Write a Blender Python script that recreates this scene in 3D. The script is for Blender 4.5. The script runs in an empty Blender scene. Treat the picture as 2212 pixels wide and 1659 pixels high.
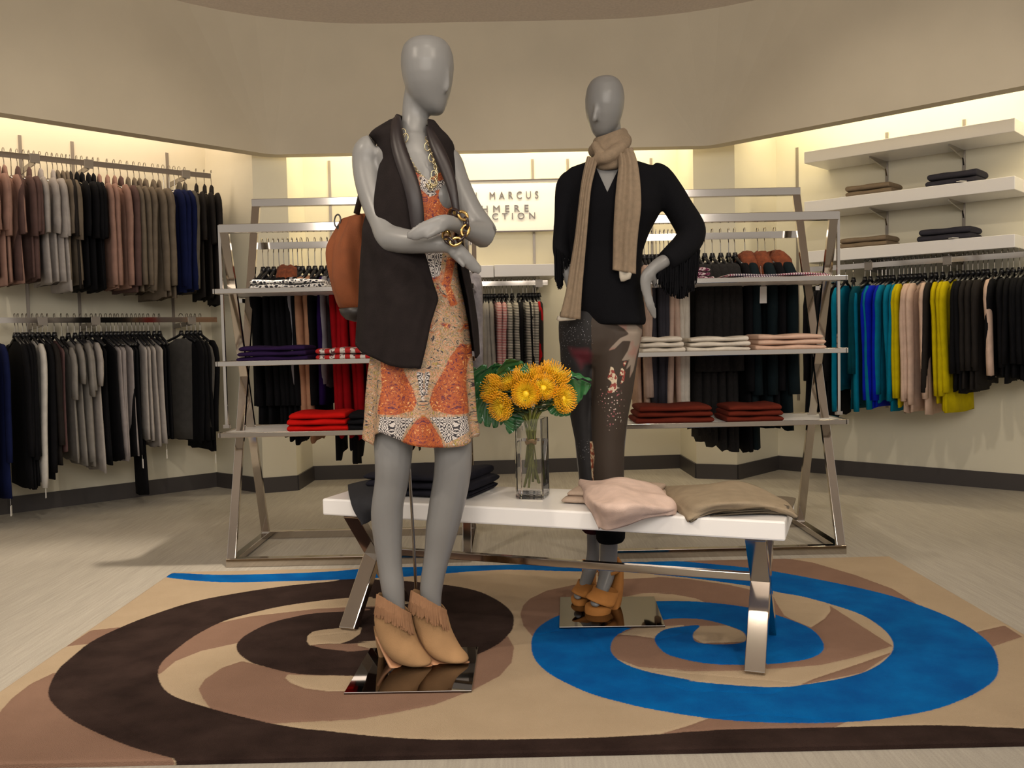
import bpy, bmesh, math, random
import numpy as np
from mathutils import Vector, Matrix
random.seed(7); rng = np.random.RandomState(5)
SC = bpy.context.scene; COL = SC.collection

# ------------------------------------------------------------------ camera
FPX = 1960.0; CX, CY = 1106.0, 829.5; H = 0.98
pt = math.atan(100 / FPX); rl = 0.022
Fv = np.array([0, math.cos(pt), -math.sin(pt)]); R0 = np.array([1., 0, 0]); U0 = np.array([0, math.sin(pt), math.cos(pt)])
Rv = math.cos(rl) * R0 - math.sin(rl) * U0; Uv = math.sin(rl) * R0 + math.cos(rl) * U0
CAMP = np.array([0, 0, H])
cam = bpy.data.cameras.new('camera'); camo = bpy.data.objects.new('camera', cam); COL.objects.link(camo)
cam.sensor_fit = 'HORIZONTAL'; cam.sensor_width = 36.0; cam.lens = 36.0 * FPX / 2212.0; cam.clip_start = .05
camo.matrix_world = Matrix(((Rv[0], Uv[0], -Fv[0], 0), (Rv[1], Uv[1], -Fv[1], 0), (Rv[2], Uv[2], -Fv[2], H), (0, 0, 0, 1)))
SC.camera = camo
# ------------------------------------------------------------------ view, world, lights
SC.view_settings.view_transform = 'Standard'; SC.view_settings.look = 'None'
SC.view_settings.exposure = 0.42; SC.view_settings.gamma = 1.0
try: SC.view_settings.use_curve_mapping = False
except Exception: pass
wd = bpy.data.worlds.new('store'); SC.world = wd; wd.use_nodes = True
wd.node_tree.nodes['Background'].inputs[0].default_value = (1.0, .925, .83, 1)
wd.node_tree.nodes['Background'].inputs[1].default_value = 0.42

def spot(name, loc, to, power, ang=60, blend=.6, col=(1, .87, .70), size=.05):
    l = bpy.data.lights.new(name, 'SPOT'); l.energy = power; l.spot_size = math.radians(ang); l.spot_blend = blend
    l.color = col; l.shadow_soft_size = size
    o = bpy.data.objects.new(name, l); COL.objects.link(o); o.location = loc
    o.rotation_euler = (Vector(to) - Vector(loc)).to_track_quat('-Z', 'Y').to_euler(); return o
def area(name, loc, to, power, sx, sy, col=(1, .9, .75), xdir=None):
    l = bpy.data.lights.new(name, 'AREA'); l.shape = 'RECTANGLE'; l.size = sx; l.size_y = sy; l.energy = power; l.color = col
    o = bpy.data.objects.new(name, l); COL.objects.link(o); o.location = loc
    z = -(Vector(to) - Vector(loc)).normalized()
    if xdir is None: o.rotation_euler = z.to_track_quat('Z', 'Y').to_euler()
    else:
        x = Vector(xdir).normalized(); y = z.cross(x).normalized(); x = y.cross(z)
        m = Matrix((x, y, z)).transposed(); o.rotation_euler = m.to_euler()
    return o
CZ = 2.97
# recessed ceiling spots over the display
spot('downlight', (-1.9, 1.5, CZ - .02), (-.45, 2.8, .35), 90, 62, .7)
spot('downlight', (1.1, .9, CZ - .02), (.1, 3.0, .7), 58, 60, .7)
spot('downlight', (2.3, 2.6, CZ - .02), (.9, 3.3, .0), 46, 60, .7)
spot('downlight', (.0, 1.6, CZ - .02), (.3, 2.7, 0), 26, 75, .8)
spot('downlight', (-.4, 1.2, CZ - .02), (-1.6, 3.4, 0), 30, 60, .8)
spot('downlight', (-.68, 4.02, CZ - .02), (-1.9, 3.35, 0), 190, 50, .6, size=.035)
spot('downlight', (-.6, 2.6, CZ - .02), (-2.5, 5.4, .9), 55, 58, .7)
spot('downlight', (.8, 2.8, CZ - .02), (2.5, 5.6, .9), 58, 58, .7)
spot('downlight', (.6, 3.6, CZ - .02), (.2, 6.4, .9), 30, 62, .8)
spot('downlight', (-.1, 4.1, CZ - .02), (-.9, 4.8, .6), 26, 75, .7)
spot('downlight', (1.1, 4.2, CZ - .02), (.9, 4.7, .6), 26, 75, .7)
area('added_fill_light', (0, -1.3, CZ - .03), (0, 2.6, .9), 170, 4.0, 2.6, (1, .92, .82))  # unseen fill light added behind the camera for overall brightness

# ------------------------------------------------------------------ image point helpers (true depths)
def ray(x, y): return Fv + (x - CX) / FPX * Rv - (y - CY) / FPX * Uv
def G(x, y, z=0.):
    d = ray(x, y); return CAMP + d * (z - H) / d[2]
def P(x, y, Y):
    d = ray(x, y); return CAMP + d * Y / d[1]
def V(x, y, A, B):
    d = ray(x, y); A = np.array(A[:2], float); B = np.array(B[:2], float); n = np.array([-(B - A)[1], (B - A)[0]])
    return CAMP + d * (n @ A) / (n @ d[:2])

# ------------------------------------------------------------------ materials
def lin(h):
    if not isinstance(h, str): return tuple(h[:3]) + (1,)
    h = h.lstrip('#'); o = []
    for i in (0, 2, 4):
        c = int(h[i:i + 2], 16) / 255; o.append(c / 12.92 if c <= .04045 else ((c + .055) / 1.055) ** 2.4)
    return (o[0], o[1], o[2], 1)
MATS = {}
def mat(name, col, rough=.6, metal=0., noise=0., nscale=40., bump=0., bscale=200., sheen=0., spec=None, coat=0.):
    if name in MATS: return MATS[name]
    m = bpy.data.materials.new(name); m.use_nodes = True; nt = m.node_tree; b = nt.nodes['Principled BSDF']
    c = lin(col); b.inputs['Base Color'].default_value = c; b.inputs['Roughness'].default_value = rough; b.inputs['Metallic'].default_value = metal
    if spec is not None: b.inputs['Specular IOR Level'].default_value = spec
    if sheen: b.inputs['Sheen Weight'].default_value = sheen; b.inputs['Sheen Roughness'].default_value = .4; b.inputs['Sheen Tint'].default_value = c
    if coat: b.inputs['Coat Weight'].default_value = coat
    tc = nt.nodes.new('ShaderNodeTexCoord')
    if noise:
        n = nt.nodes.new('ShaderNodeTexNoise'); n.inputs['Scale'].default_value = nscale; n.inputs['Detail'].default_value = 4
        nt.links.new(tc.outputs['Object'], n.inputs['Vector'])
        mr = nt.nodes.new('ShaderNodeMapRange'); mr.inputs[1].default_value = .25; mr.inputs[2].default_value = .75
        mr.inputs[3].default_value = 1 - noise; mr.inputs[4].default_value = 1 + noise
        nt.links.new(n.outputs['Fac'], mr.inputs[0])
        mx = nt.nodes.new('ShaderNodeVectorMath'); mx.operation = 'SCALE'; mx.inputs[0].default_value = c[:3]
        nt.links.new(mr.outputs[0], mx.inputs['Scale']); nt.links.new(mx.outputs[0], b.inputs['Base Color'])
    if bump:
        n2 = nt.nodes.new('ShaderNodeTexNoise'); n2.inputs['Scale'].default_value = bscale; n2.inputs['Detail'].default_value = 3
        nt.links.new(tc.outputs['Object'], n2.inputs['Vector'])
        bp = nt.nodes.new('ShaderNodeBump'); bp.inputs['Strength'].default_value = bump; bp.inputs['Distance'].default_value = .004
        nt.links.new(n2.outputs['Fac'], bp.inputs['Height']); nt.links.new(bp.outputs[0], b.inputs['Normal'])
    MATS[name] = m; return m
class NT:                                   # tiny node helper
    def __init__(s, m): s.nt = m.node_tree; s.b = s.nt.nodes['Principled BSDF']
    def n(s, t, **k):
        x = s.nt.nodes.new(t)
        for a, v in k.items(): setattr(x, a, v)
        return x
    def l(s, a, b): s.nt.links.new(a, b)
    def math(s, op, a, b=None, clamp=False):
        x = s.n('ShaderNodeMath', operation=op, use_clamp=clamp)
        for i, v in enumerate((a, b)):
            if v is None: continue
            if isinstance(v, (int, float)): x.inputs[i].default_value = v
            else: s.l(v, x.inputs[i])
        return x.outputs[0]
    def mix(s, f, a, b):
        x = s.n('ShaderNodeMix', data_type='RGBA')
        if isinstance(f, (int, float)): x.inputs[0].default_value = f
        else: s.l(f, x.inputs[0])
        for i, v in ((6, a), (7, b)):
            if isinstance(v, (tuple, str)): x.inputs[i].default_value = lin(v)
            else: s.l(v, x.inputs[i])
        return x.outputs[2]
    def attr(s, name): return s.n('ShaderNodeAttribute', attribute_name=name).outputs['Fac']
    def step(s, v, e=0., w=.002):
        x = s.n('ShaderNodeMapRange'); s.l(v, x.inputs[0]); x.inputs[1].default_value = e - w; x.inputs[2].default_value = e + w; return x.outputs[0]
    def noise(s, scale, det=3, vec=None, rough=.5, out='Fac', dist=0.):
        x = s.n('ShaderNodeTexNoise'); x.inputs['Scale'].default_value = scale; x.inputs['Detail'].default_value = det
        x.inputs['Roughness'].default_value = rough; x.inputs['Distortion'].default_value = dist
        if vec is not None: s.l(vec, x.inputs['Vector'])
        return x.outputs[out]
def newmat(name, rough=.7, metal=0.):
    m = bpy.data.materials.new(name); m.use_nodes = True; b = m.node_tree.nodes['Principled BSDF']
    b.inputs['Roughness'].default_value = rough; b.inputs['Metallic'].default_value = metal; MATS[name] = m; return m, NT(m)

CHROME = mat('chrome', (.52, .475, .43), .10, 1.0)
CHROME_D = mat('brushed_chrome', (.46, .43, .39), .2, 1.0)
WALL = mat('wall_paint', (.70, .655, .52), .75, noise=.03, nscale=3)
FASCIA = mat('fascia_paint', (.60, .53, .41), .8, noise=.05, nscale=2.5)
CEIL = mat('ceiling_plaster', (.74, .66, .60), .9, noise=.08, nscale=60, bump=.5, bscale=70)
BASEB = mat('baseboard_rubber', (.050, .043, .042), .45)
WHITE = mat('white_lacquer', (.82, .80, .79), .28)
WHITE_S = mat('white_laminate', (.80, .79, .77), .4)
SKIN = mat('mannequin_grey', (.205, .202, .20), .36, noise=.02, nscale=8, spec=.35)
BLACKP = mat('black_plastic', (.010, .010, .012), .3)
TAGM = mat('paper_tag', (.75, .73, .70), .6)

# carpet
m, t = newmat('grey_carpet', .95); tc = t.n('ShaderNodeTexCoord'); sp = t.n('ShaderNodeSeparateXYZ'); t.l(tc.outputs['Object'], sp.inputs[0])
mp = t.n('ShaderNodeMapping'); t.l(tc.outputs['Object'], mp.inputs[0]); mp.inputs['Scale'].default_value = (120, 5, 1)
n1 = t.noise(1.0, 4, mp.outputs[0]); n2 = t.noise(260, 2, tc.outputs['Object']); n3 = t.noise(1.3, 3, tc.outputs['Object'])
mp2 = t.n('ShaderNodeMapping'); t.l(tc.outputs['Object'], mp2.inputs[0]); mp2.inputs['Scale'].default_value = (16, .55, 1); n4 = t.noise(1.0, 2, mp2.outputs[0])
v = t.math('ADD', t.math('MULTIPLY', n1, .55), t.math('MULTIPLY', n2, .45)); v = t.math('ADD', v, t.math('MULTIPLY', n4, .22))
c = t.mix(t.step(v, .61, .30), (.27, .245, .205), (.46, .42, .36)); t.l(c, t.b.inputs['Base Color'])
bp = t.n('ShaderNodeBump'); bp.inputs['Strength'].default_value = .5; bp.inputs['Distance'].default_value = .004; t.l(v, bp.inputs['Height']); t.l(bp.outputs[0], t.b.inputs['Normal'])
CARPET = m

# ------------------------------------------------------------------ object helpers
def link(name, me, m=None, parent=None, smooth=False):
    o = bpy.data.objects.new(name, me); COL.objects.link(o)
    if m is not None:
        for x in (m if isinstance(m, (list, tuple)) else [m]): me.materials.append(x)
    if smooth:
        me.polygons.foreach_set('use_smooth', [True] * len(me.polygons)); 
    if parent is not None: o.parent = parent
    return o
def tag(o, label, cat, group=None, kind=None):
    o['label'] = label; o['category'] = cat
    if group: o['group'] = group
    if kind: o['kind'] = kind
    return o
def empty(name, loc, rz=0.):
    o = bpy.data.objects.new(name, None); COL.objects.link(o); o.location = tuple(loc); o.rotation_euler = (0, 0, rz); o.empty_display_size = .05; return o
class MB:
    def __init__(s): s.v = []; s.f = []; s.m = []; s.cm = 0
    def add(s, vs, fs):
        b = len(s.v); s.v += [tuple(map(float, q)) for q in vs]; s.f += [tuple(b + i for i in q) for q in fs]; s.m += [s.cm] * len(fs); return s
    def hexa(s, p):   # 8 points: bottom 4 (ccw), top 4
        return s.add(p, [(3, 2, 1, 0), (4, 5, 6, 7), (0, 1, 5, 4), (1, 2, 6, 5), (2, 3, 7, 6), (3, 0, 4, 7)])
    def box(s, c, d, rz=0.):
        ca, sa = math.cos(rz), math.sin(rz); p = []
        for z in (-1, 1):
            for x, y in ((-1, -1), (1, -1), (1, 1), (-1, 1)):
                X, Y = x * d[0] / 2, y * d[1] / 2; p.append((c[0] + X * ca - Y * sa, c[1] + X * sa + Y * ca, c[2] + z * d[2] / 2))
        return s.hexa(p)
    def bar(s, a, b, w, h, up=(0, 0, 1)):   # rectangular bar; h along up-ish
        a, b = Vector(a), Vector(b); t = (b - a).normalized(); u = Vector(up); x = t.cross(u)
        if x.length < 1e-4: x = t.cross(Vector((1, 0, 0)))
        x.normalize(); u = x.cross(t).normalized(); p = []
        for q in (a, b):
            for i, j in ((-1, -1), (1, -1), (1, 1), (-1, 1)): p.append(q + x * (i * w / 2) + u * (j * h / 2))
        return s.hexa(p)
    def loft(s, rings, closed=True, caps=True):
        n = len(rings[0]); vs = [q for r in rings for q in r]; fs = []
        for i in range(len(rings) - 1):
            for j in range(n if closed else n - 1):
                k = (j + 1) % n; fs.append((i * n + j, i * n + k, (i + 1) * n + k, (i + 1) * n + j))
        if caps and closed: fs.append(tuple(range(n - 1, -1, -1))); fs.append(tuple((len(rings) - 1) * n + j for j in range(n)))
        return s.add(vs, fs)
    def tube(s, pts, rad, n=10, r2=None, ref=(0, 1, 0), caps=True, closed=False):
        pts = [np.array(p, float) for p in pts]; m = len(pts)
        if not hasattr(rad, '__len__'): rad = [rad] * m
        if r2 is None: r2 = rad
        elif not hasattr(r2, '__len__'): r2 = [r2] * m
        rings = []
        for i in range(m):
            if closed: tg = pts[(i + 1) % m] - pts[i - 1]
            else: tg = pts[min(i + 1, m - 1)] - pts[max(i - 1, 0)]
            tg = tg / (np.linalg.norm(tg) + 1e-12); a = np.cross(tg, ref); l = np.linalg.norm(a)
            a = np.cross(tg, (1, 0, .3)) if l < 1e-3 else a; a = a / np.linalg.norm(a); b = np.cross(a, tg)
            rings.append([pts[i] + a * (rad[i] * math.cos(th)) + b * (r2[i] * math.sin(th)) for th in np.linspace(0, 2 * math.pi, n, endpoint=False)])
        if closed: rings.append(rings[0])
        return s.loft(rings, True, caps and not closed)
    def ell(s, c, r, nu=14, nv=9):
        rings = []
        for i in range(nv):
            ph = math.pi * (i + .02) / (nv - 1 + .04); rings.append([(c[0] + r[0] * math.sin(ph) * math.cos(th), c[1] + r[1] * math.sin(ph) * math.sin(th), c[2] + r[2] * math.cos(ph)) for th in np.linspace(0, 2 * math.pi, nu, endpoint=False)])
        return s.loft(rings)
    def mesh(s, name):
        me = bpy.data.meshes.new(name); me.from_pydata(s.v, [], s.f); me.update()
        if any(s.m): me.polygons.foreach_set('material_index', s.m)
        return me
    def build(s, name, m, parent=None, smooth=False, bevel=0., sub=0, solid=0., loc=None):
        me = s.mesh(name); bm = bmesh.new(); bm.from_mesh(me); bmesh.ops.recalc_face_normals(bm, faces=bm.faces); bm.to_mesh(me); bm.free()
        o = link(name, me, m, parent, smooth)
        if loc is not None:      # express the mesh relative to loc
            me.transform(Matrix.Translation(-Vector(loc))); o.location = tuple(loc) if parent is None else (0, 0, 0)
        if solid: md = o.modifiers.new('s', 'SOLIDIFY'); md.thickness = solid; md.offset = 0
        if sub: md = o.modifiers.new('u', 'SUBSURF'); md.levels = sub; md.render_levels = sub
        if bevel: md = o.modifiers.new('b', 'BEVEL'); md.width = bevel; md.segments = 2; md.limit_method = 'ANGLE'
        return o
def remesh(mb, name, m, parent, voxel=.006, smooth=6, origin=None, cut=None, fac=.5):
    me = mb.mesh(name + '_src'); o = bpy.data.objects.new('tmp', me); COL.objects.link(o)
    md = o.modifiers.new('r', 'REMESH'); md.mode = 'VOXEL'; md.voxel_size = voxel
    s = o.modifiers.new('s', 'SMOOTH'); s.factor = fac; s.iterations = smooth
    dg = bpy.context.evaluated_depsgraph_get(); dg.update(); me2 = bpy.data.meshes.new_from_object(o.evaluated_get(dg)); me2.name = name
    bpy.data.objects.remove(o)
    me2.materials.clear()
    if cut is not None:
        bm = bmesh.new(); bm.from_mesh(me2); bmesh.ops.delete(bm, geom=[v for v in bm.verts if cut(v.co)], context='VERTS'); bm.to_mesh(me2); bm.free()
    if origin is not None: me2.transform(Matrix.Translation(-Vector(origin)))
    return link(name, me2, m, parent, True)
def sdpoly(pts, poly):                      # signed distance, >0 inside
    pts = np.asarray(pts, float); poly = np.asarray(poly, float); d = np.full(len(pts), 1e9); ins = np.zeros(len(pts), bool)
    for i in range(len(poly)):
        a = poly[i]; b = poly[(i + 1) % len(poly)]; e = b - a; w = pts - a
        tt = np.clip((w @ e) / (e @ e + 1e-12), 0, 1); q = w - tt[:, None] * e; d = np.minimum(d, np.sum(q * q, 1))
        c = ((a[1] > pts[:, 1]) != (b[1] > pts[:, 1]))
        if abs(e[1]) > 1e-12: ins ^= c & (pts[:, 0] < a[0] + e[0] * (pts[:, 1] - a[1]) / e[1])
    return np.sqrt(d) * np.where(ins, 1, -1)
def set_attr(me, name, vals):
    a = me.attributes.new(name, 'FLOAT', 'POINT'); a.data.foreach_set('value', np.asarray(vals, np.float32))
def spline(pts, n=4, closed=False):         # Catmull-Rom refinement
    p = np.asarray(pts, float); m = len(p); out = []
    for i in range(m if closed else m - 1):
        g = lambda k: p[k % m] if closed else p[min(max(k, 0), m - 1)]
        a, b, c, d = g(i - 1), g(i), g(i + 1), g(i + 2)
        for j in range(n):
            u = j / n; out.append(.5 * ((2 * b) + (-a + c) * u + (2 * a - 5 * b + 4 * c - d) * u * u + (-a + 3 * b - 3 * c + d) * u ** 3))
    if not closed: out.append(p[-1])
    return np.array(out)

# ================================================================== THE SETTING
W = [G(*q)[:2] for q in [(0, 1112), (470, 1051), (570, 1065), (643, 1059), (677, 1037), (1471, 1011), (1505, 1033), (1593, 1036), (1681, 1014), (2212, 1061)]]
dl = (W[0] - W[1]) / np.linalg.norm(W[0] - W[1]); dr = (W[9] - W[8]) / np.linalg.norm(W[9] - W[8])
WL0 = W[0] + dl * 1.6; WR9 = W[9] + dr * 1.6
def struct(o): o['kind'] = 'structure'; return o
WH = 2.72
def wallseg(name, pts, bname):
    mb = MB(); bb = MB(); cen = np.array([0, 3.])
    for a, b in zip(pts[:-1], pts[1:]):
        n = np.array([-(b - a)[1], (b - a)[0]]); n /= np.linalg.norm(n)
        if (cen - a) @ n < 0: n = -n
        o = -n * .08
        mb.hexa([(a[0], a[1], 0), (b[0], b[1], 0), (b[0] + o[0], b[1] + o[1], 0), (a[0] + o[0], a[1] + o[1], 0), (a[0], a[1], WH), (b[0], b[1], WH), (b[0] + o[0], b[1] + o[1], WH), (a[0] + o[0], a[1] + o[1], WH)])
        i = n * .012; q = [a, b, b + i, a + i]
        bb.hexa([(x[0], x[1], 0) for x in q] + [(x[0], x[1], .10) for x in q])
    struct(mb.build(name, WALL)); struct(bb.build(bname, BASEB))
wallseg('wall_left', [WL0, W[1]], 'baseboard_left')
wallseg('wall_back_left', [W[1], W[2], W[3], W[4]], 'baseboard_back_left')
wallseg('wall_back', [W[4], W[5]], 'baseboard_back')
wallseg('wall_back_right', [W[5], W[6], W[7], W[8]], 'baseboard_back_right')
wallseg('wall_right', [W[8], WR9], 'baseboard_right')
struct(MB().box((0, 2.3, -.03), (11, 10.4, .06)).build('floor', CARPET))
# fascia with rounded joints, a thin hanging panel in front of the cove
SZ = 2.17
FP = [G(*q, SZ)[:2] for q in [(0, 243), (587, 334), (1531, 315), (2212, 185)]]
FP[0] = FP[0] + (FP[0] - FP[1]) * .9; FP[3] = FP[3] + (FP[3] - FP[2]) * .9
def fillet(a, b, c, r=.45, n=8):
    u = (a - b) / np.linalg.norm(a - b); v = (c - b) / np.linalg.norm(c - b); p0 = b + u * r; p1 = b + v * r
    return [(1 - t) ** 2 * p0 + 2 * t * (1 - t) * b + t * t * p1 for t in np.linspace(0, 1, n)]
lo = [FP[0]] + fillet(FP[0], FP[1], FP[2], .06) + fillet(FP[1], FP[2], FP[3], .06) + [FP[3]]
hi = [FP[0]] + fillet(FP[0], FP[1], FP[2], .75) + fillet(FP[1], FP[2], FP[3], .75) + [FP[3]]
def off(path, d):
    out = []
    for i in range(len(path)):
        a = path[max(i - 1, 0)]; b = path[min(i + 1, len(path) - 1)]; t = (b - a) / np.linalg.norm(b - a); out.append(path[i] + np.array([-t[1], t[0]]) * d)
    return out
rings = []
lo2 = off(lo, .10); hi2 = off(hi, .10)
for z, pth in ((SZ, lo), (2.5, [a * .55 + b * .45 for a, b in zip(lo, hi)]), (CZ, hi), (CZ, hi2), (SZ, lo2)):
    rings.append([(q[0], q[1], z) for q in pth])
mb = MB(); mb.loft(rings + [rings[0]], closed=False); fo = mb.build('trim_1', FASCIA, smooth=False); struct(fo)
o = MB().box((0, 2.4, CZ + .03), (9, 10.4, .06)).build('ceiling', CEIL); struct(o)
# cove lid above the wall recess
cp = off(lo, .10); cb = [WL0, W[1], W[2], W[3], W[4], W[5], W[6], W[7], W[8], WR9]
mb = MB()
a = [(q[0], q[1]) for q in cp]; b = [(q[0], q[1]) for q in cb[::-1]]
poly = a + b
mb.add([(x, y, 2.62) for x, y in poly] + [(x, y, 2.66) for x, y in poly], [tuple(range(len(poly))), tuple(range(2 * len(poly) - 1, len(poly) - 1, -1))])
o = mb.build('ceiling_2', WALL); o.name = 'trim_2'; struct(o)
# cove strip lights: linear lamps hidden behind the fascia
def cove(A, B, inset, power, col=(1, .86, .58)):
    A = np.array(A); B = np.array(B); t = (B - A) / np.linalg.norm(B - A); n = np.array([-t[1], t[0]])
    if (np.array([0, 3.]) - A) @ n < 0: n = -n
    c = (A + B) / 2 + n * inset; L = np.linalg.norm(B - A) * .96
    area('cove_light', (c[0], c[1], 2.56), (c[0] - n[0] * .55, c[1] - n[1] * .55, 1.75), power, L, .07, col, (t[0], t[1], 0))
cove(WL0, W[1], .36, 12.5, (1, .80, .60)); cove(W[4], W[5], .38, 19.5, (1, .85, .58)); cove(W[8], WR9, .36, 16, (1, .85, .57))

# wall standards (slotted uprights)
STD = mat('standard_metal', (.30, .27, .24), .4, .6)
def standard(p, A, B, zb):
    A = np.array(A); B = np.array(B); t = (B - A) / np.linalg.norm(B - A); n = np.array([-t[1], t[0]]); n = n if (np.array([0, 3.]) - A) @ n > 0 else -n
    ang = math.atan2(t[1], t[0]); global nstd; nstd += 1
    mb = MB(); zt = 2.245; mb.box((p[0] + n[0] * .003, p[1] + n[1] * .003, (zt + zb) / 2), (.018, .006, zt - zb), ang)
    struct(mb.build('trim_%d' % nstd, STD))
nstd = 2
for x, y, A, B, zb in ((42, 292, W[0], W[1], .45), (155, 303, W[0], W[1], .45), (360, 330, W[0], W[1], .45), (1722, 314, W[8], W[9], .5), (1916, 275, W[8], W[9], .47), (2083, 241, W[8], W[9], .47),
                       (711, 360, W[4], W[5], .5), (1150, 347, W[4], W[5], .5), (1226, 347, W[4], W[5], .5), (1406, 345, W[4], W[5], .5)):
    standard(V(x, y, A, B), A, B, zb)

# ================================================================== RUG
def Zc(off_, sc, pts): return [(off_[0] + a / sc, off_[1] + b / sc) for a, b in pts]
A_ = lambda p: Zc((0, 1180), 2.765, p); B_ = lambda p: Zc((700, 1180), 2.765, p); C_ = lambda p: Zc((1412, 1180), 2.765, p)
RZ = .015; RX0, RX1, RY0, RY1 = -1.468, 1.595, 2.072, 3.83
def fl(px): return np.array([G(x, y, RZ)[:2] for x, y in px])
dark_out = B_([(1095, 530), (1125, 490), (1133, 440), (1125, 400), (1080, 350), (1000, 300), (900, 260), (740, 230), (480, 205), (130, 190)]) + \
    A_([(2000, 205), (1700, 235), (1400, 280), (1150, 330), (900, 410), (700, 490), (540, 570), (440, 650), (350, 730), (300, 820), (288, 880), (310, 930), (360, 980), (440, 1040), (600, 1120), (800, 1200), (950, 1240), (1070, 1285), (1070, 1400)]) + \
    C_([(2300, 1300), (2600, 1300), (2600, 1110), (2212, 1084), (2000, 1076), (1700, 1065), (1300, 1070), (900, 1082), (500, 1088), (200, 1105), (0, 1120)]) + \
    B_([(1700, 1135), (1300, 1146), (900, 1151), (600, 1149), (300, 1130), (0, 1097)]) + \
    A_([(1800, 1085), (1600, 1050), (1400, 1003), (1250, 962), (1080, 910), (1000, 868), (960, 820), (943, 760), (960, 700), (1020, 640), (1150, 540), (1320, 450), (1480, 402), (1700, 352), (2000, 312), (2212, 300)]) + \
    B_([(290, 308), (420, 318), (520, 335), (420, 352), (310, 362), (200, 362)]) + \
    A_([(2212, 378), (1900, 395), (1750, 420), (1600, 460), (1480, 520), (1430, 560), (1412, 595), (1430, 640), (1500, 690), (1600, 720), (1750, 755), (1900, 766), (2090, 770)]) + \
    B_([(300, 765), (500, 745), (700, 710), (920, 640), (1040, 580)])
blue_out = A_([(990, 180), (1035, 157), (1300, 168), (1700, 160), (2000, 146)]) + B_([(320, 122), (600, 104), (740, 92), (1100, 80), (1550, 70), (1750, 68), (1900, 70)]) + \
    C_([(0, 72), (200, 90), (600, 130), (900, 180), (1200, 240), (1400, 288), (1550, 335), (1750, 412), (1900, 490), (2010, 580), (2048, 650), (2060, 730), (2030, 800), (1930, 870), (1800, 930), (1640, 980), (1400, 1022), (1200, 1044), (900, 1052), (600, 1046), (300, 1020), (0, 972)]) + \
    B_([(1800, 935), (1600, 880), (1450, 815), (1350, 760), (1280, 700), (1245, 640), (1238, 570), (1255, 515), (1300, 465), (1400, 410), (1550, 365), (1750, 340)]) + \
    C_([(0, 325), (200, 325), (400, 340), (600, 370), (800, 430), (940, 490), (1000, 550), (1018, 600), (990, 640), (900, 675), (700, 700), (500, 705), (300, 695), (100, 650), (30, 600), (5, 550), (30, 515), (80, 490), (180, 475), (275, 470),
        (240, 510), (235, 545), (260, 570), (330, 580), (450, 582), (540, 568), (553, 540), (530, 505), (440, 470), (300, 435), (150, 428), (60, 436)]) + \
    B_([(1900, 462), (1760, 520), (1715, 580), (1722, 640), (1800, 700), (1950, 750), (2212, 800)]) + \
    C_([(200, 800), (500, 828), (750, 838), (900, 822), (1100, 790), (1250, 750), (1350, 700), (1415, 640), (1432, 595), (1420, 550), (1370, 490), (1250, 410), (1080, 350), (900, 300), (760, 275), (600, 240), (400, 210), (200, 185), (0, 165)]) + \
    B_([(1780, 145), (1530, 148), (1300, 142), (1100, 138), (900, 146), (730, 160), (500, 178), (0, 200)]) + A_([(1700, 206), (1400, 213), (1200, 206), (1060, 192)])
mocha = [A_([(0, 985), (70, 905), (180, 820), (330, 748), (500, 900), (1070, 1292), (1070, 1400), (-600, 1500), (-900, 1300), (-300, 1150)]),
         A_([(390, 595), (540, 500), (720, 480), (720, 560), (530, 580)]),
         A_([(943, 770), (1050, 682), (1200, 622), (1415, 575), (1600, 560), (2212, 500)]) + B_([(400, 400), (310, 355)]) + A_([(2212, 356), (1900, 370), (1500, 415), (1320, 452), (1100, 500), (900, 650)]),
         A_([(1700, 740), (1445, 683), (1330, 720), (1225, 790), (1185, 850), (1215, 910), (1255, 965), (1400, 1050), (1620, 1056), (2100, 1030)]) + B_([(0, 1042), (200, 1030), (400, 995), (650, 945), (880, 860), (1050, 770), (1120, 690), (1135, 600), (1095, 530), (900, 600), (500, 700)]),
         B_([(1245, 535), (1190, 470), (1172, 400), (1190, 350), (1230, 310), (1330, 262), (1500, 226), (1800, 192), (2000, 183)]) + C_([(0, 178), (200, 192), (450, 228), (600, 262), (770, 320), (1050, 350), (1432, 595), (1415, 640), (1250, 750), (900, 822), (700, 800), (0, 740)]) + B_([(2212, 735), (1900, 725), (1700, 650), (1500, 480)]),
         C_([(-200, 62), (500, 62), (780, 68), (950, 95), (1200, 168), (1430, 253), (1580, 345), (1200, 280), (0, 100)]),
         C_([(1900, 520), (1930, 508), (2095, 470), (2200, 537), (2020, 597), (1900, 610)]),
         C_([(30, 1120), (200, 1070), (330, 1022), (600, 1000), (1150, 1045), (1065, 1085), (500, 1110)])]
beige_top = [C_([(1434, 590), (1200, 660), (1000, 705), (800, 722), (500, 740), (200, 742), (0, 722)]) + B_([(2050, 735), (1840, 712), (1900, 780)]) + C_([(200, 860), (700, 880), (880, 822), (950, 790), (1100, 740), (1250, 690), (1422, 628)]),
             C_([(700, 262), (900, 300), (1052, 348), (1056, 385), (1020, 430), (940, 482), (820, 432), (780, 410), (730, 330)]),
             B_([(1700, 340), (1790, 300), (1900, 278), (2100, 272)]) + C_([(0, 280), (120, 285), (250, 308), (308, 332), (150, 350), (0, 350)]),
             B_([(1757, 523), (1850, 488), (2000, 478)]) + C_([(0, 480), (180, 466), (180, 520), (0, 560)]) + B_([(1990, 550), (1870, 532)]),
             C_([(232, 540), (240, 505), (275, 474), (440, 470), (530, 505), (556, 540), (545, 566), (400, 572), (290, 576)])]
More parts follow.
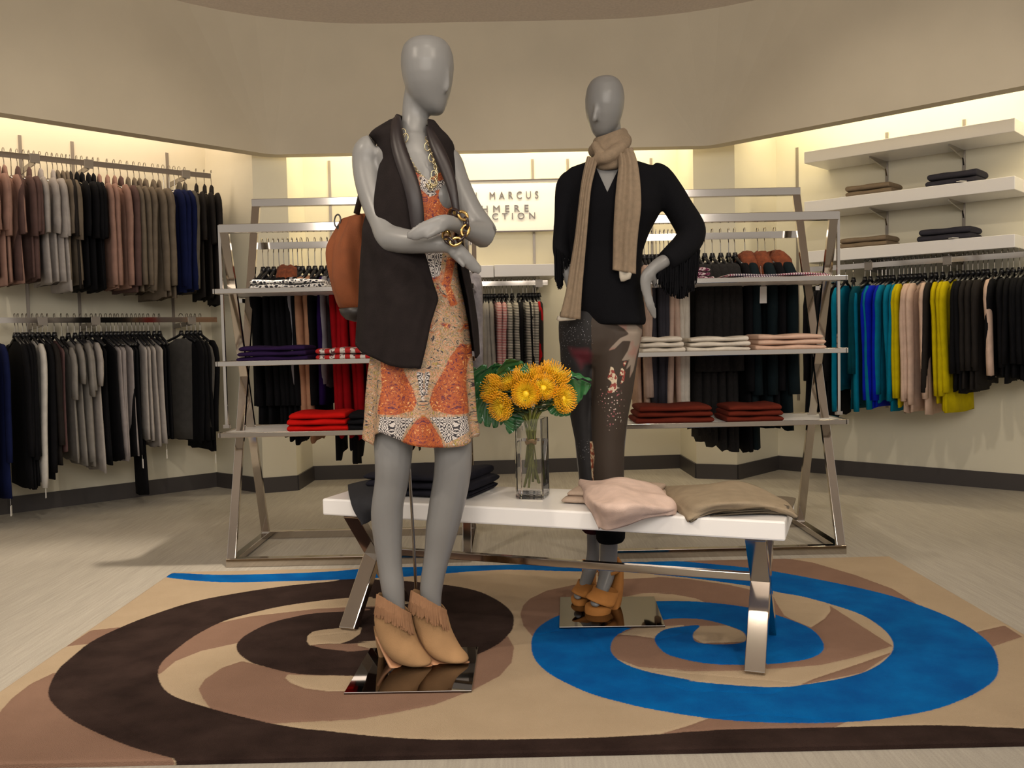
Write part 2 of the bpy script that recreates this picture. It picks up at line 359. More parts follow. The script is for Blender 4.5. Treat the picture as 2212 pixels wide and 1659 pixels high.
dark_top_beige = [A_([(1832, 565), (1838, 530), (1870, 505), (1950, 492), (2040, 485), (2110, 474), (2160, 482), (2150, 520), (2100, 555), (2030, 580), (1960, 578), (1900, 582), (1850, 590)]),
                  A_([(2040, 582), (2212, 570)]) + B_([(180, 568), (320, 560), (320, 625), (240, 600), (150, 582)]),
                  A_([(1703, 785), (1718, 762), (1900, 768), (2100, 770)]) + B_([(300, 790), (200, 845)]) + A_([(2060, 862), (1950, 862), (1820, 845), (1740, 815)])]
dark_top_mocha = [A_([(1850, 588), (1950, 580), (2140, 578)]) + B_([(200, 590), (300, 615), (180, 628), (60, 630)]) + A_([(2100, 628), (1930, 612)])]
nx, ny = 400, 232
gx = np.linspace(RX0, RX1, nx); gy = np.linspace(RY0, RY1, ny); XX, YY = np.meshgrid(gx, gy); pts = np.stack([XX.ravel(), YY.ravel()], 1)
def sdu(polys, sm=True):
    d = None
    for q in polys:
        w = fl(q)
        s = sdpoly(pts, w); d = s if d is None else np.maximum(d, s)
    return d
s_m = sdu(mocha); s_bt = sdu(beige_top); s_d = sdu([spline(dark_out, 3, True)]); s_bl = sdu([spline(blue_out, 3, True)]); s_db = sdu(dark_top_beige); s_dm = sdu(dark_top_mocha)
s_d2 = np.minimum(s_d, -np.maximum(s_db, s_dm))
edge = np.minimum.reduce([np.abs(s_m), np.abs(s_d), np.abs(s_bl), np.abs(s_bt), np.abs(s_db)])
zz = RZ - .0022 * np.exp(-(edge / .006) ** 2)
bord = np.minimum.reduce([pts[:, 0] - RX0, RX1 - pts[:, 0], pts[:, 1] - RY0, RY1 - pts[:, 1]]); zz -= .004 * np.exp(-(bord / .006) ** 2)
verts = [(float(a), float(b), float(c)) for (a, b), c in zip(pts, zz)]
faces = [(j * nx + i, j * nx + i + 1, (j + 1) * nx + i + 1, (j + 1) * nx + i) for j in range(ny - 1) for i in range(nx - 1)]
loop = [i for i in range(nx)] + [j * nx + nx - 1 for j in range(1, ny)] + [(ny - 1) * nx + i for i in range(nx - 2, -1, -1)] + [j * nx for j in range(ny - 2, 0, -1)]
b0 = len(verts); verts += [(verts[k][0], verts[k][1], 0.0005) for k in loop]
faces += [(loop[i], b0 + i, b0 + (i + 1) % len(loop), loop[(i + 1) % len(loop)]) for i in range(len(loop))]
me = bpy.data.meshes.new('area_rug'); me.from_pydata(verts, [], faces); me.update()
for nm, s in (('sm', s_m), ('sb', s_bt), ('sd', s_d), ('sl', s_bl), ('sdb', s_db), ('sdm', s_dm)): set_attr(me, nm, np.concatenate([s, s[loop]]))
m, t = newmat('rug_wool', .95); tc = t.n('ShaderNodeTexCoord')
def jit(nm): return t.math('ADD', t.attr(nm), t.math('MULTIPLY', t.math('SUBTRACT', nz, .5), .006))
nz = t.noise(140, 2, tc.outputs['Object'])
mot = t.noise(7, 4, tc.outputs['Object'], .6)
beige = t.mix(mot, (.37, .28, .185), (.45, .345, .235)); mo = t.mix(mot, (.20, .118, .083), (.265, .16, .115))
dk = t.mix(t.step(mot, .5, .25), (.018, .010, .0085), (.042, .025, .021)); bl = t.mix(t.step(mot, .55, .22), (.0, .075, .29), (.0, .135, .43))
c = t.mix(t.step(jit('sm')), beige, mo); c = t.mix(t.step(jit('sb')), c, beige); c = t.mix(t.step(jit('sd')), c, dk)
c = t.mix(t.step(jit('sdb')), c, beige); c = t.mix(t.step(jit('sdm')), c, mo); c = t.mix(t.step(jit('sl')), c, bl)
t.l(c, t.b.inputs['Base Color']); bp = t.n('ShaderNodeBump'); bp.inputs['Strength'].default_value = .8; bp.inputs['Distance'].default_value = .004
t.l(t.noise(420, 2, tc.outputs['Object']), bp.inputs['Height']); t.l(bp.outputs[0], t.b.inputs['Normal'])
t.b.inputs['Specular IOR Level'].default_value = .08
rug = link('area_rug', me, m); tag(rug, 'rectangular wool rug with large brown and blue spirals on beige, under the bench', 'rug')
# ================================================================== FURNITURE
# --- display racks: crossing chrome frames, three shelves, a hanging rail behind
ZT_F, ZT_B = 1.505, 1.695; YF0, YB0, YTF, YTB = 3.955, 4.52, 4.03, 4.56
def rack(xl, xr, label):
    cx = (xl + xr) / 2; r = empty('display_rack', (cx, (YF0 + YB0) / 2, 0)); tag(r, label, 'display rack', 'chrome display racks behind the rug')
    o = np.array([cx, (YF0 + YB0) / 2, 0]); L = lambda x, y, z: np.array([x, y, z]) - o
    s = .038
    def frame(y0, y1, zt, nm):       # U-frame: floor bar at y0, legs leaning to y1 at zt, top bar
        mb = MB(); up = (0, y1 - y0, zt)
        for x in (xl + s / 2, xr - s / 2):
            mb.bar(L(x, y0, s / 2), L(x, y1, zt - s / 2), s, s * .6, (0, 1, 0))
        mb.bar(L(xl, y0, s / 2), L(xr, y0, s / 2), s, s); mb.bar(L(xl, y1, zt - s / 2), L(xr, y1, zt - s / 2), s, s)
        return mb.build(nm, CHROME, r, bevel=.002)
    fr = frame(YF0, YTB, ZT_B, 'front_to_back_frame'); frame(YB0, YTF, ZT_F, 'back_to_front_frame')
    for x in (xl + s / 2, xr - s / 2): MB().bar(L(x, YF0, s / 2), L(x, YB0, s / 2), s, s * .7).build('floor_rail', CHROME, r, bevel=.002)
    for x in (xl - .008, xr + .008):
        mb = MB(); mb.bar(L(x, YTF + .02, .62), L(x, YTF + .02, ZT_F), .012, .014, (0, 1, 0)); mb.box(L(x, YTF + .02, .612), (.026, .026, .016))
        mb.build('upright_rod', CHROME, r)
    for z in (1.215, .895, .578):
        mb = MB(); mb.box(L(cx, 4.205, z - .004), (xr - xl + .05, .37, .014)); sh = mb.build('shelf', WHITE_S, r, bevel=.002)
        e = MB()
        e.box(L(cx, 4.012, z - .003), (xr - xl + .06, .012, .022)); e.box(L(cx, 4.398, z - .003), (xr - xl + .06, .012, .022))
        for x in (xl - .03, xr + .03): e.box(L(x, 4.205, z - .003), (.012, .398, .022))
        e.build('shelf_edging', CHROME, sh, bevel=.0015)
    # hanging rail
    h = MB(); yh, zh = 4.60, 1.468
    h.bar(L(xl - .02, yh, zh), L(xr + .02, yh, zh), .014, .034)
    for x in (xl - .02, xr + .02):
        h.bar(L(x, yh, zh + .015), L(x, yh - .085, 1.18), .022, .016, (0, 1, 0)); h.bar(L(x, yh - .085, 1.185), L(x, YF0 + .341 * 1.18, 1.185), .02, .02)
    h.build('hanging_rail', CHROME, r)
    return r
RLx = (-1.272, -.195); RRx = (.392, 1.452)
rack(RLx[0], RLx[1], 'polished chrome display rack with crossed frames and shelves, behind the brown spiral')
rack(RRx[0], RRx[1], 'polished chrome display rack with crossed frames and shelves, behind the blue spiral')

# --- bench
BZ = .455; bc = np.array([.118, 2.93]); bu = np.array([.934, -.357]); bu /= np.linalg.norm(bu); bv = np.array([-bu[1], bu[0]]); BL_, BW_ = 1.492, .375
def bp3(u, v, z): q = bc + bu * u + bv * v; return np.array([q[0], q[1], z])
bn = empty('display_bench', (bc[0], bc[1], RZ)); tag(bn, 'long white-topped display bench with chrome crossed legs, standing on the rug', 'bench')
bo = np.array([bc[0], bc[1], RZ]); ba = math.atan2(bu[1], bu[0])
MB().box((0, 0, BZ - .028 - RZ), (BL_, BW_, .056), ba).build('bench_top', WHITE, bn, bevel=.006)
for su, nm in ((-1, 'leg'), (1, 'leg')):
    u = su * (BL_ / 2 - .085)
    for d in (1, -1):
        a = bp3(u, -d * (BW_ / 2 - .05), BZ - .058) - bo; b = bp3(u, d * (BW_ / 2 - .0), RZ + .001) - bo
        n = np.array([bu[0], bu[1], 0])
        mb = MB(); mb.bar(a, b, .058, .030, tuple(n * 1.0) ) if False else mb.bar(a, b, .030, .058, tuple(n)); mb.build('leg', CHROME, bn, bevel=.002)
a = bp3(-BL_ / 2 + .085, 0, .245) - bo; b = bp3(BL_ / 2 - .085, 0, .245) - bo
MB().bar(a, b, .024, .024).build('stretcher', CHROME, bn, bevel=.002)

# --- wall rails and shelves
def wallrail(name, A, B, s0, s1, z, off_, label, group, brk=()):
    """rail parallel to wall A->B from distance s0 to s1 along it"""
    A = np.array(A); B = np.array(B); t = (B - A) / np.linalg.norm(B - A); n = np.array([-t[1], t[0]]); n = n if (np.array([0, 3.]) - A) @ n > 0 else -n
    a = A + t * s0 + n * off_; b = A + t * s1 + n * off_; c = (a + b) / 2
    r = empty(name, (c[0], c[1], z)); tag(r, label, 'clothes rail', group)
    MB().bar((a[0] - c[0], a[1] - c[1], 0), (b[0] - c[0], b[1] - c[1], 0), .012, .032).build('rail_bar', CHROME, r)
    for s in brk:
        q = A + t * s; mb = MB(); q0 = q + n * .004; q1 = q + n * off_
        mb.bar((q0[0] - c[0], q0[1] - c[1], -.035), (q1[0] - c[0], q1[1] - c[1], -.022), .008, .03); mb.box((q1[0] - c[0], q1[1] - c[1], -.004), (.02, .05, .05), math.atan2(t[1], t[0]) + math.pi / 2)
        mb.build('bracket', STD, r)
    return dict(A=A, t=t, n=n, off=off_, z=z)
def along(p, A, B): A = np.array(A); t = (np.array(B) - A) / np.linalg.norm(np.array(B) - A); return (p[:2] - A) @ t
sL = [along(V(x, y, W[0], W[1]), W[0], W[1]) for x, y in ((42, 292), (155, 303), (360, 330))]
sR = [along(V(x, y, W[8], W[9]), W[8], W[9]) for x, y in ((1722, 314), (1916, 275), (2083, 241))]
# rail ends: intersect pixel ray with offset wall plane
def railparam(px, py, A, B, off_):
    A = np.array(A); B = np.array(B); t = (B - A) / np.linalg.norm(B - A); n = np.array([-t[1], t[0]]); n = n if (np.array([0, 3.]) - A) @ n > 0 else -n
    return (V(px, py, A + n * off_, B + n * off_)[:2] - A) @ t
RLU = wallrail('clothes_rail', W[0], W[1], -.5, railparam(455, 386, W[0], W[1], .30), 2.065, .30, 'upper brass-toned hanging rail on the left wall', 'wall clothes rails', sL)
RLL = wallrail('clothes_rail', W[0], W[1], -.5, railparam(468, 692, W[0], W[1], .30), 1.14, .30, 'lower hanging rail on the left wall, half a garment above the floor', 'wall clothes rails', sL)
RRW = wallrail('clothes_rail', W[8], W[9], railparam(1735, 583, W[8], W[9], .30), 2.3, 1.382, .30, 'hanging rail under the white shelves on the right wall', 'wall clothes rails', sR[:])
RCW = wallrail('clothes_rail', W[4], W[5], .35, railparam(1183, 612, W[4], W[5], .28), 1.352, .28, 'hanging rail under the white shelf on the back wall', 'wall clothes rails', [along(V(711, 360, W[4], W[5]), W[4], W[5]), along(V(1150, 347, W[4], W[5]), W[4], W[5])])
def wallshelf(A, B, s0, s1, ztop, dep, th, label, group, brk=()):
    A = np.array(A); B = np.array(B); t = (B - A) / np.linalg.norm(B - A); n = np.array([-t[1], t[0]]); n = n if (np.array([0, 3.]) - A) @ n > 0 else -n
    ang = math.atan2(t[1], t[0]); c = A + t * (s0 + s1) / 2 + n * (dep / 2 + .008)
    r = empty('wall_shelf', (c[0], c[1], ztop - th)); tag(r, label, 'shelf', group)
    MB().box((0, 0, th / 2), (abs(s1 - s0), dep, th), ang).build('shelf_board', WHITE, r, bevel=.003)
    for s in brk:
        q = A + t * s; mb = MB(); q0 = q + n * .006 - c; q1 = q + n * dep * .8 - c; w = t * .004
        mb.add([(q0[0] - w[0], q0[1] - w[1], 0), (q1[0] - w[0], q1[1] - w[1], 0), (q1[0] - w[0], q1[1] - w[1], -.012), (q0[0] + n[0] * .02 - w[0], q0[1] + n[1] * .02 - w[1], -.05), (q0[0] - w[0], q0[1] - w[1], -.09),
                (q0[0] + w[0], q0[1] + w[1], 0), (q1[0] + w[0], q1[1] + w[1], 0), (q1[0] + w[0], q1[1] + w[1], -.012), (q0[0] + n[0] * .02 + w[0], q0[1] + n[1] * .02 + w[1], -.05), (q0[0] + w[0], q0[1] + w[1], -.09)],
               [(4, 3, 2, 1, 0), (5, 6, 7, 8, 9), (0, 1, 6, 5), (1, 2, 7, 6), (2, 3, 8, 7), (3, 4, 9, 8), (4, 0, 5, 9)])
        mb.build('shelf_bracket', CHROME_D, r)
    return dict(A=A, t=t, n=n, z=ztop)
SD = .355
for z, px0, px1, nm, bk in ((2.133, (1738, 345), (2193, 265), 'topmost empty', sR[1:]), (1.815, (1738, 445), (2193, 386), 'middle', sR[1:]), (1.495, (1738, 550), (2193, 507), 'lowest', sR[1:])):
    s0 = railparam(*px0, W[8], W[9], SD); s1 = railparam(*px1, W[8], W[9], SD)
    wallshelf(W[8], W[9], s0, s1, z, SD, .074, '%s white shelf of the three on the right wall' % nm, 'white shelves on the right wall', bk)
s1 = railparam(1202, 579, W[4], W[5], .34); sm_ = railparam(1067, 580, W[4], W[5], .34)
wallshelf(W[4], W[5], sm_ + .002, s1, 1.475, .34, .082, 'white shelf on the back wall under the sign, between the mannequins', 'white shelves on the back wall')
wallshelf(W[4], W[5], .35, sm_ - .002, 1.472, .34, .082, 'white shelf on the back wall, mostly behind the mannequin in the vest', 'white shelves on the back wall')

# --- sign
m, t = newmat('sign_face', .35); t.b.inputs['Base Color'].default_value = (.88, .87, .82, 1)
SIGNM = m; SY = 6.44
c = P(1058, 446, SY); w_ = (1224 - 892) / FPX * SY; h_ = (500 - 391.5) / FPX * SY
sg = empty('wall_sign', (c[0], c[1], c[2] - h_ / 2)); tag(sg, 'white sign board with raised grey capital letters, above the back shelf', 'sign')
MB().box((0, 0, h_ / 2), (w_, .02, h_)).build('sign_board', SIGNM, sg)
mb = MB()
for z in (0, h_): mb.box((0, -.004, z), (w_ + .012, .034, .007))
for x in (-1, 1): mb.box((x * w_ / 2, -.004, h_ / 2), (.007, .034, h_))
mb.build('sign_frame', mat('sign_frame_metal', (.12, .10, .10), .4, .5), sg)
LET = mat('sign_letter_grey', (.17, .15, .15), .4, .3)
def text(s, xr_px, ybase_px, cap_px, x0_px, nm='lettering'):
    cu = bpy.data.curves.new(nm, 'FONT'); cu.body = s; cu.extrude = .006; cu.size = 1; cu.space_character = 1.1; cu.offset = 0
    to = bpy.data.objects.new('t', cu); COL.objects.link(to); dg = bpy.context.evaluated_depsgraph_get(); dg.update()
    me = bpy.data.meshes.new_from_object(to.evaluated_get(dg)); bpy.data.objects.remove(to)
    co = np.array([v.co[:] for v in me.vertices]); mn, mx = co.min(0), co.max(0)
    a = P(x0_px, ybase_px, SY); b = P(xr_px, ybase_px, SY); Wd = b[0] - a[0]; Hh = cap_px / FPX * SY
    for v in me.vertices:
        x, y, z = v.co; v.co = ((x - mn[0]) / (mx[0] - mn[0]) * Wd + a[0] - c[0], -.012 + (-z * 1.0), (y - 0) / .70 * Hh + a[2] - (c[2] - h_ / 2))
    me.materials.clear(); o = link(nm, me, LET, sg); return o
text('N E I M A N    M A R C U S', 1163, 434, 15.5, 929); text('C A S H M E R E', 1142, 461, 14.5, 974); text('C O L L E C T I O N', 1156, 477, 13.5, 964)

# ================================================================== HANGING CLOTHES
def cloth(name, col, **k):
    d = dict(rough=.9, noise=.12, nscale=25, bump=.35, bscale=350, spec=.12); d.update(k); return mat(name, col, **d)
CL = dict(pink=cloth('knit_dusty_pink', (.30, .18, .145)), mauve=cloth('knit_mauve', (.11, .066, .06)), pale=cloth('knit_pale_grey', (.36, .33, .315)), taupe=cloth('knit_taupe', (.155, .125, .095)),
          taupeg=cloth('knit_grey_taupe', (.10, .088, .072)), black=cloth('cloth_black', (.0055, .0055, .007)), navy=cloth('knit_navy', (.006, .010, .050)), char=cloth('knit_charcoal', (.020, .017, .016)),
          white=cloth('cloth_white', (.55, .53, .50)), cream=cloth('cloth_cream', (.66, .60, .52)), grey=cloth('cloth_grey', (.23, .215, .20)), lilac=cloth('cloth_lilac_grey', (.29, .26, .26)), mgrey=cloth('knit_mid_grey', (.085, .08, .076)),
          teal=cloth('knit_teal', (.0, .15, .26)), tealshade=cloth('knit_teal_shade', (.0, .045, .065)), blue=cloth('knit_royal_blue', (.001, .012, .40)), yellow=cloth('knit_yellow', (.50, .40, .002)), blush=cloth('knit_blush', (.58, .42, .34)),  # the darker teal is teal knit with shade put into its colour
          red=cloth('cloth_red', (.33, .004, .008)), camel=cloth('cloth_camel', (.42, .22, .13)), slate=cloth('knit_slate', (.045, .043, .055)), purple=cloth('cloth_purple', (.016, .004, .055)), silver=cloth('cloth_silver', (.25, .25, .28), rough=.35),
          dgreen=cloth('wool_dark_petrol', (.006, .012, .015)), peach=cloth('cloth_peach', (.62, .42, .32)), rust=cloth('knit_rust', (.11, .016, .008)), cashbeige=cloth('knit_beige_brown', (.245, .185, .125)))
for _k in ('white',): pass
FURB = mat('fur_chestnut', (.17, .038, .010), .9, noise=.5, nscale=40, bump=1., bscale=120); FURK = mat('fur_black', (.006, .0045, .0045), .95, noise=.6, nscale=40, bump=1., bscale=90); FURG = mat('fur_pale_grey', (.34, .32, .35), .95, noise=.3, nscale=30, bump=1., bscale=80)
def stripes(name, ca, cb, per=.0145, duty=.45):
    m, t = newmat(name, .85); tc = t.n('ShaderNodeTexCoord'); sp = t.n('ShaderNodeSeparateXYZ'); t.l(tc.outputs['Object'], sp.inputs[0])
    fr = t.math('FRACT', t.math('ADD', t.math('DIVIDE', sp.outputs[2], per), 50.)); t.l(t.mix(t.step(fr, duty, .06), ca, cb), t.b.inputs['Base Color']); return m
CL['rstripe'] = stripes('red_white_stripe', (.30, .02, .035), (.50, .42, .40), per=.0105); CL['kstripe'] = stripes('black_white_stripe', (.010, .010, .012), (.50, .47, .42), per=.0105)

def garment(name, hook, o_, col, L=.68, SL=.30, hw=.205, T=.015, neck='crew', hanger='wire', collar=None, label='', cat='top', group=None, flare=0., tagp=False, hemv=.02, sleeve_col=None, top=.135, shoulder=.05, yaw=None):
    """hook: rail point; o_: unit vector pointing into the room (the garment's near end)"""
    yaw = rng.uniform(-.10, .10) if yaw is None else yaw; L += rng.uniform(-.022, .022); T *= rng.uniform(.82, .98)
    r = empty(name, hook, math.atan2(o_[1], o_[0]) + yaw); r.rotation_euler[0] = rng.uniform(-.025, .025); tag(r, label, cat, group)
    o2 = np.array([1., 0.]); a2 = np.array([-o2[1], o2[0]]); rn = rng
    def pt(x, y, z): q = o2 * x + a2 * y; return (q[0], q[1], z)
    ph = rn.uniform(0, 6.28); ph2 = rn.uniform(0, 6.28); A = rn.uniform(.002, .006); tw = rn.uniform(-.008, .008)
    def wave(x, s): return A * math.sin(x * 28 + ph) * s + A * .7 * math.sin(x * 60 + ph2) * s + tw * s * x * 4
    rings = []; N = 22
    rows = [(0., .048, T * .7), (.012, .062, T * .8), (.03, .11, T * .9), (shoulder, hw * .82, T), (shoulder + .02, hw * .95, T), (.12, hw * .93, T)]
    k = 7
    for i in range(1, k + 1):
        s = i / k; rows.append((.12 + (L - .12) * s, hw * (.93 - .04 * math.sin(s * 3.1)) + flare * s, T * (1 + .25 * s)))
    for zi, w, th in rows:
        s = min(1, zi / L * 1.4); ring = []
        for j in range(N):
            an = 2 * math.pi * j / N; cx_ = math.cos(an); sx = math.sin(an); x = w * (abs(cx_) ** .6) * (1 if cx_ > 0 else -1); y = th * (abs(sx) ** .8) * (1 if sx > 0 else -1)
            zz_ = -top - zi - (hemv * .5 * (math.sin(x * 22 + ph2) + .5 * math.sin(x * 51 + ph)) if zi >= L - 1e-6 else 0)
            ring.append(pt(x, y + wave(x, s), zz_))
        rings.append(ring)
    MB().loft(rings).build('garment_body', CL.get(col, col), r, smooth=True)
    if SL > 0:
        for sd in (1, -1):
            z0 = -top - shoulder + .012; dx = rn.uniform(-.012, .012); dy = rn.uniform(-.006, .006)
            px_ = [(hw * .70, 0), (hw * .90, .008), (hw * 1.03, .04), (hw * 1.08, .09)]
            q = [pt(sd * x, 0, z0 - z + .0) for x, z in px_]; rr = [.026, .034, .042, .046]; ry = [T * .9, T * 1.15, T * 1.25, T * 1.25]
            nseg = max(2, int(SL / .09))
            for i in range(1, nseg + 1):
                s = i / nseg; z = .09 + (SL - .09) * s; wdt = .046 - (.012 if SL > .4 else -.006) * s + .002 * math.sin(s * 9 + ph)
                q.append(pt(sd * (hw * 1.08 + (dx - .015) * s + .004 * math.sin(s * 7 + ph)), wave(hw, .4) + dy * s, z0 - z)); rr.append(wdt); ry.append(T * 1.25)
            MB().tube(q, rr, 12, ry, ref=(a2[0], a2[1], 0)).build('sleeve', CL.get(sleeve_col or col, col), r, smooth=True)
    # hanger
    hm = CHROME_D if hanger == 'wire' else BLACKP
    mb = MB()
    if hanger == 'wire': mb.tube([pt(-hw * .8, 0, -top - shoulder + .012), pt(0, 0, -top + .008), pt(hw * .8, 0, -top - shoulder + .012)], .004, 6)
    else:
        mb.tube([pt(-hw * .84, 0, -top - shoulder + .015), pt(-.04, 0, -top + .012), pt(0, 0, -top + .03), pt(.04, 0, -top + .012), pt(hw * .84, 0, -top - shoulder + .015)], .0085, 8)
        mb.tube([pt(0, 0, -top + .02), pt(0, 0, -top + .05)], [.018, .011], 8)
    h = mb.build('hanger', hm, r, smooth=True)
    wz = -top + .045 if hanger != 'wire' else -top + .005
    arc = [pt(.017 * math.cos(t_), 0, .006 + .017 * math.sin(t_)) for t_ in np.linspace(-.3, math.pi, 8)]
    MB().tube(arc + [pt(-.010, 0, -.025), pt(0, 0, -.05), pt(0, 0, wz)], .0022, 5).build('hook', CHROME_D, h)
    if neck == 'turtle':
        c_ = [pt(.0, 0, -top - .02), pt(0, 0, -top + .012), pt(.004, 0, -top + .045), pt(-.004, 0, -top + .06)]
        MB().tube(c_, [.058, .042, .028, .010], 12, [T * 1.0, T * .95, T * .9, T * .4], ref=(a2[0], a2[1], 0)).build('collar', CL.get(col, col), r, smooth=True)
    if collar is not None:
        mb = MB()
        for sd in (1, -1):
            mb.tube([pt(0, 0, -top + .025), pt(sd * .05, 0, -top + .018), pt(sd * .10, 0, -top - .012), pt(sd * .135, 0, -top - .06), pt(sd * .12, 0, -top - .12)], [.03, .036, .04, .036, .015], 12, [T * 1.5, T * 1.9, T * 2.0, T * 1.8, T * .8], ref=(a2[0], a2[1], 0))
        me_o = mb.build('fur_collar', collar, r, smooth=True)
        me = me_o.data
        for v in me.vertices: v.co += Vector(rn.uniform(-.007, .007, 3))
    if tagp:
        x = hw * .9 if SL <= 0 or SL > .4 else hw; mb = MB(); z1 = -top - L - .03
        mb.tube([pt(x, 0, -top - L + .06), pt(x + .004, .004, z1)], .0006, 4); mb.box(pt(x + .006, .004, z1 - .028), (.026, .003, .055), rn.uniform(-.6, .4)); mb.build('price_tag', TAGM, r)
    return r
DESC = dict(pink='dusty pink', mauve='dark mauve', pale='pale grey', taupe='taupe', taupeg='grey-brown', black='black', navy='navy blue', char='charcoal', white='white', cream='cream', grey='light grey', lilac='lilac-grey', mgrey='mid-grey',
            teal='teal', tealshade='shaded teal', blue='royal blue', yellow='yellow', blush='blush pink', red='red', camel='camel', slate='slate grey', purple='purple', silver='silver-grey', dgreen='dark petrol', rstripe='red and white striped', kstripe='black and white striped', fblack='black fur', fgrey='pale grey fur')
ORD = ['first', 'second', 'third', 'fourth', 'fifth', 'sixth', 'seventh', 'eighth', 'ninth', 'tenth', 'eleventh', 'twelfth', 'thirteenth', 'fourteenth']
NUM = ['none', 'one', 'two', 'three', 'four', 'five', 'six', 'seven', 'eight', 'nine', 'ten', 'eleven', 'twelve', 'thirteen', 'fourteen']
def hang(rail, items, railname, group, zf=None):
    """items: (s along rail, colour, kind noun, kwargs) ordered left to right in the photo"""
    cnt = {}; key = lambda it: (it[1], it[2])
    for it in items: cnt[key(it)] = cnt.get(key(it), 0) + 1
    seen = {}
    for it in items:
        s, col, noun, kw = it; kw = dict(kw); k = key(it); seen[k] = seen.get(k, 0) + 1
        d = DESC.get(kw.pop('desc', col), col)
        lab = '%s %s on %s' % (d, noun, railname)
        lab = ('only ' + lab) if cnt[k] == 1 else lab + ', %s of %s from the left' % (ORD[seen[k] - 1], NUM[cnt[k]])
        extra = kw.pop('extra', None)
        if extra: lab = '%s %s, %s' % (d, noun, extra)
        q = rail['A'] + rail['t'] * s + rail['n'] * rail['off']
        name = kw.pop('name', noun.split()[-1])
        garment(name, (q[0], q[1], rail['z'] + .016), rail['n'], kw.pop('mat', col), label=lab, cat=kw.pop('cat', noun.split()[-1]), group=group, **kw)
def smid(rail, A, B, px, py, out, z_rel=-.2):
    """rail parameter whose near sleeve shows at pixel px,py (sleeve is 'out' in front of the rail line)"""
    n = rail['n']; A2 = rail['A'] + n * (rail['off'] + out); return (V(px, py, A2, A2 + rail['t'])[:2] - rail['A']) @ rail['t']
# upper left rail
z1 = lambda x: x / 3.95
short = dict(SL=.27, L=.60, neck='turtle', T=.0145); long_ = dict(SL=.60, L=.62, neck='turtle', T=.0145)
LU = [(-95, 'pink', 's', .56), (-40, 'pink', 's', .56), (20, 'pink', 's', .57), (72, 'pink', 's', .57), (122, 'pink', 's', .58), (188, 'mauve', 's', .54), (240, 'mauve', 's', .55), (296, 'mauve', 's', .56), (343, 'mauve', 's', .57), (388, 'pale', 's', .55), (438, 'pale', 's', .57), (500, 'pale', 's', .58), (545, 'pale', 's', .60),
      (588, 'taupe', 's', .55), (630, 'taupe', 's', .56), (668, 'taupe', 's', .56), (700, 'char', 's', .58), (756, 'black', 's', .58), (800, 'black', 's', .58), (850, 'black', 's', .60), (900, 'black', 's', .62), (945, 'pink', 'l', .60), (1020, 'pink', 'l', .60), (1080, 'pink', 'l', .62), (1135, 'mauve', 'l', .62), (1195, 'taupe', 'l', .60), (1250, 'taupe', 'l', .60),
      (1300, 'taupe', 'l', .62), (1345, 'taupe', 'l', .63), (1415, 'taupe', 'l', .64), (1462, 'taupe', 'l', .62), (1505, 'navy', 'l', .62), (1555, 'navy', 'l', .63), (1600, 'navy', 'l', .62), (1642, 'taupeg', 'l', .60), (1690, 'taupeg', 'l', .61), (1790, 'char', 's', .64), (1860, 'char', 's', .65), (1920, 'char', 's', .66)]
its = []
for i, (zx, c, k, L) in enumerate(LU):
    px = z1(zx); s = smid(RLU, 0, 0, px, 300 + 450 / 3.95, .20)
    kw = dict(short if k == 's' else long_); kw['L'] = L + .03; kw['SL'] = {'s': .30, 'l': .58}[k] + rng.uniform(-.02, .02)
    if c in ('pale', 'mauve') and i % 2: kw['neck'] = 'crew'
    if c == 'navy': kw['neck'] = 'crew'
    if c == 'char': kw['hw'] = .215; kw['yaw'] = -.22
    its.append((s, c, 'short-sleeved sweater' if k == 's' else 'long-sleeved sweater', kw))
hang(RLU, its, 'the upper left rail', 'sweaters on the upper left rail')
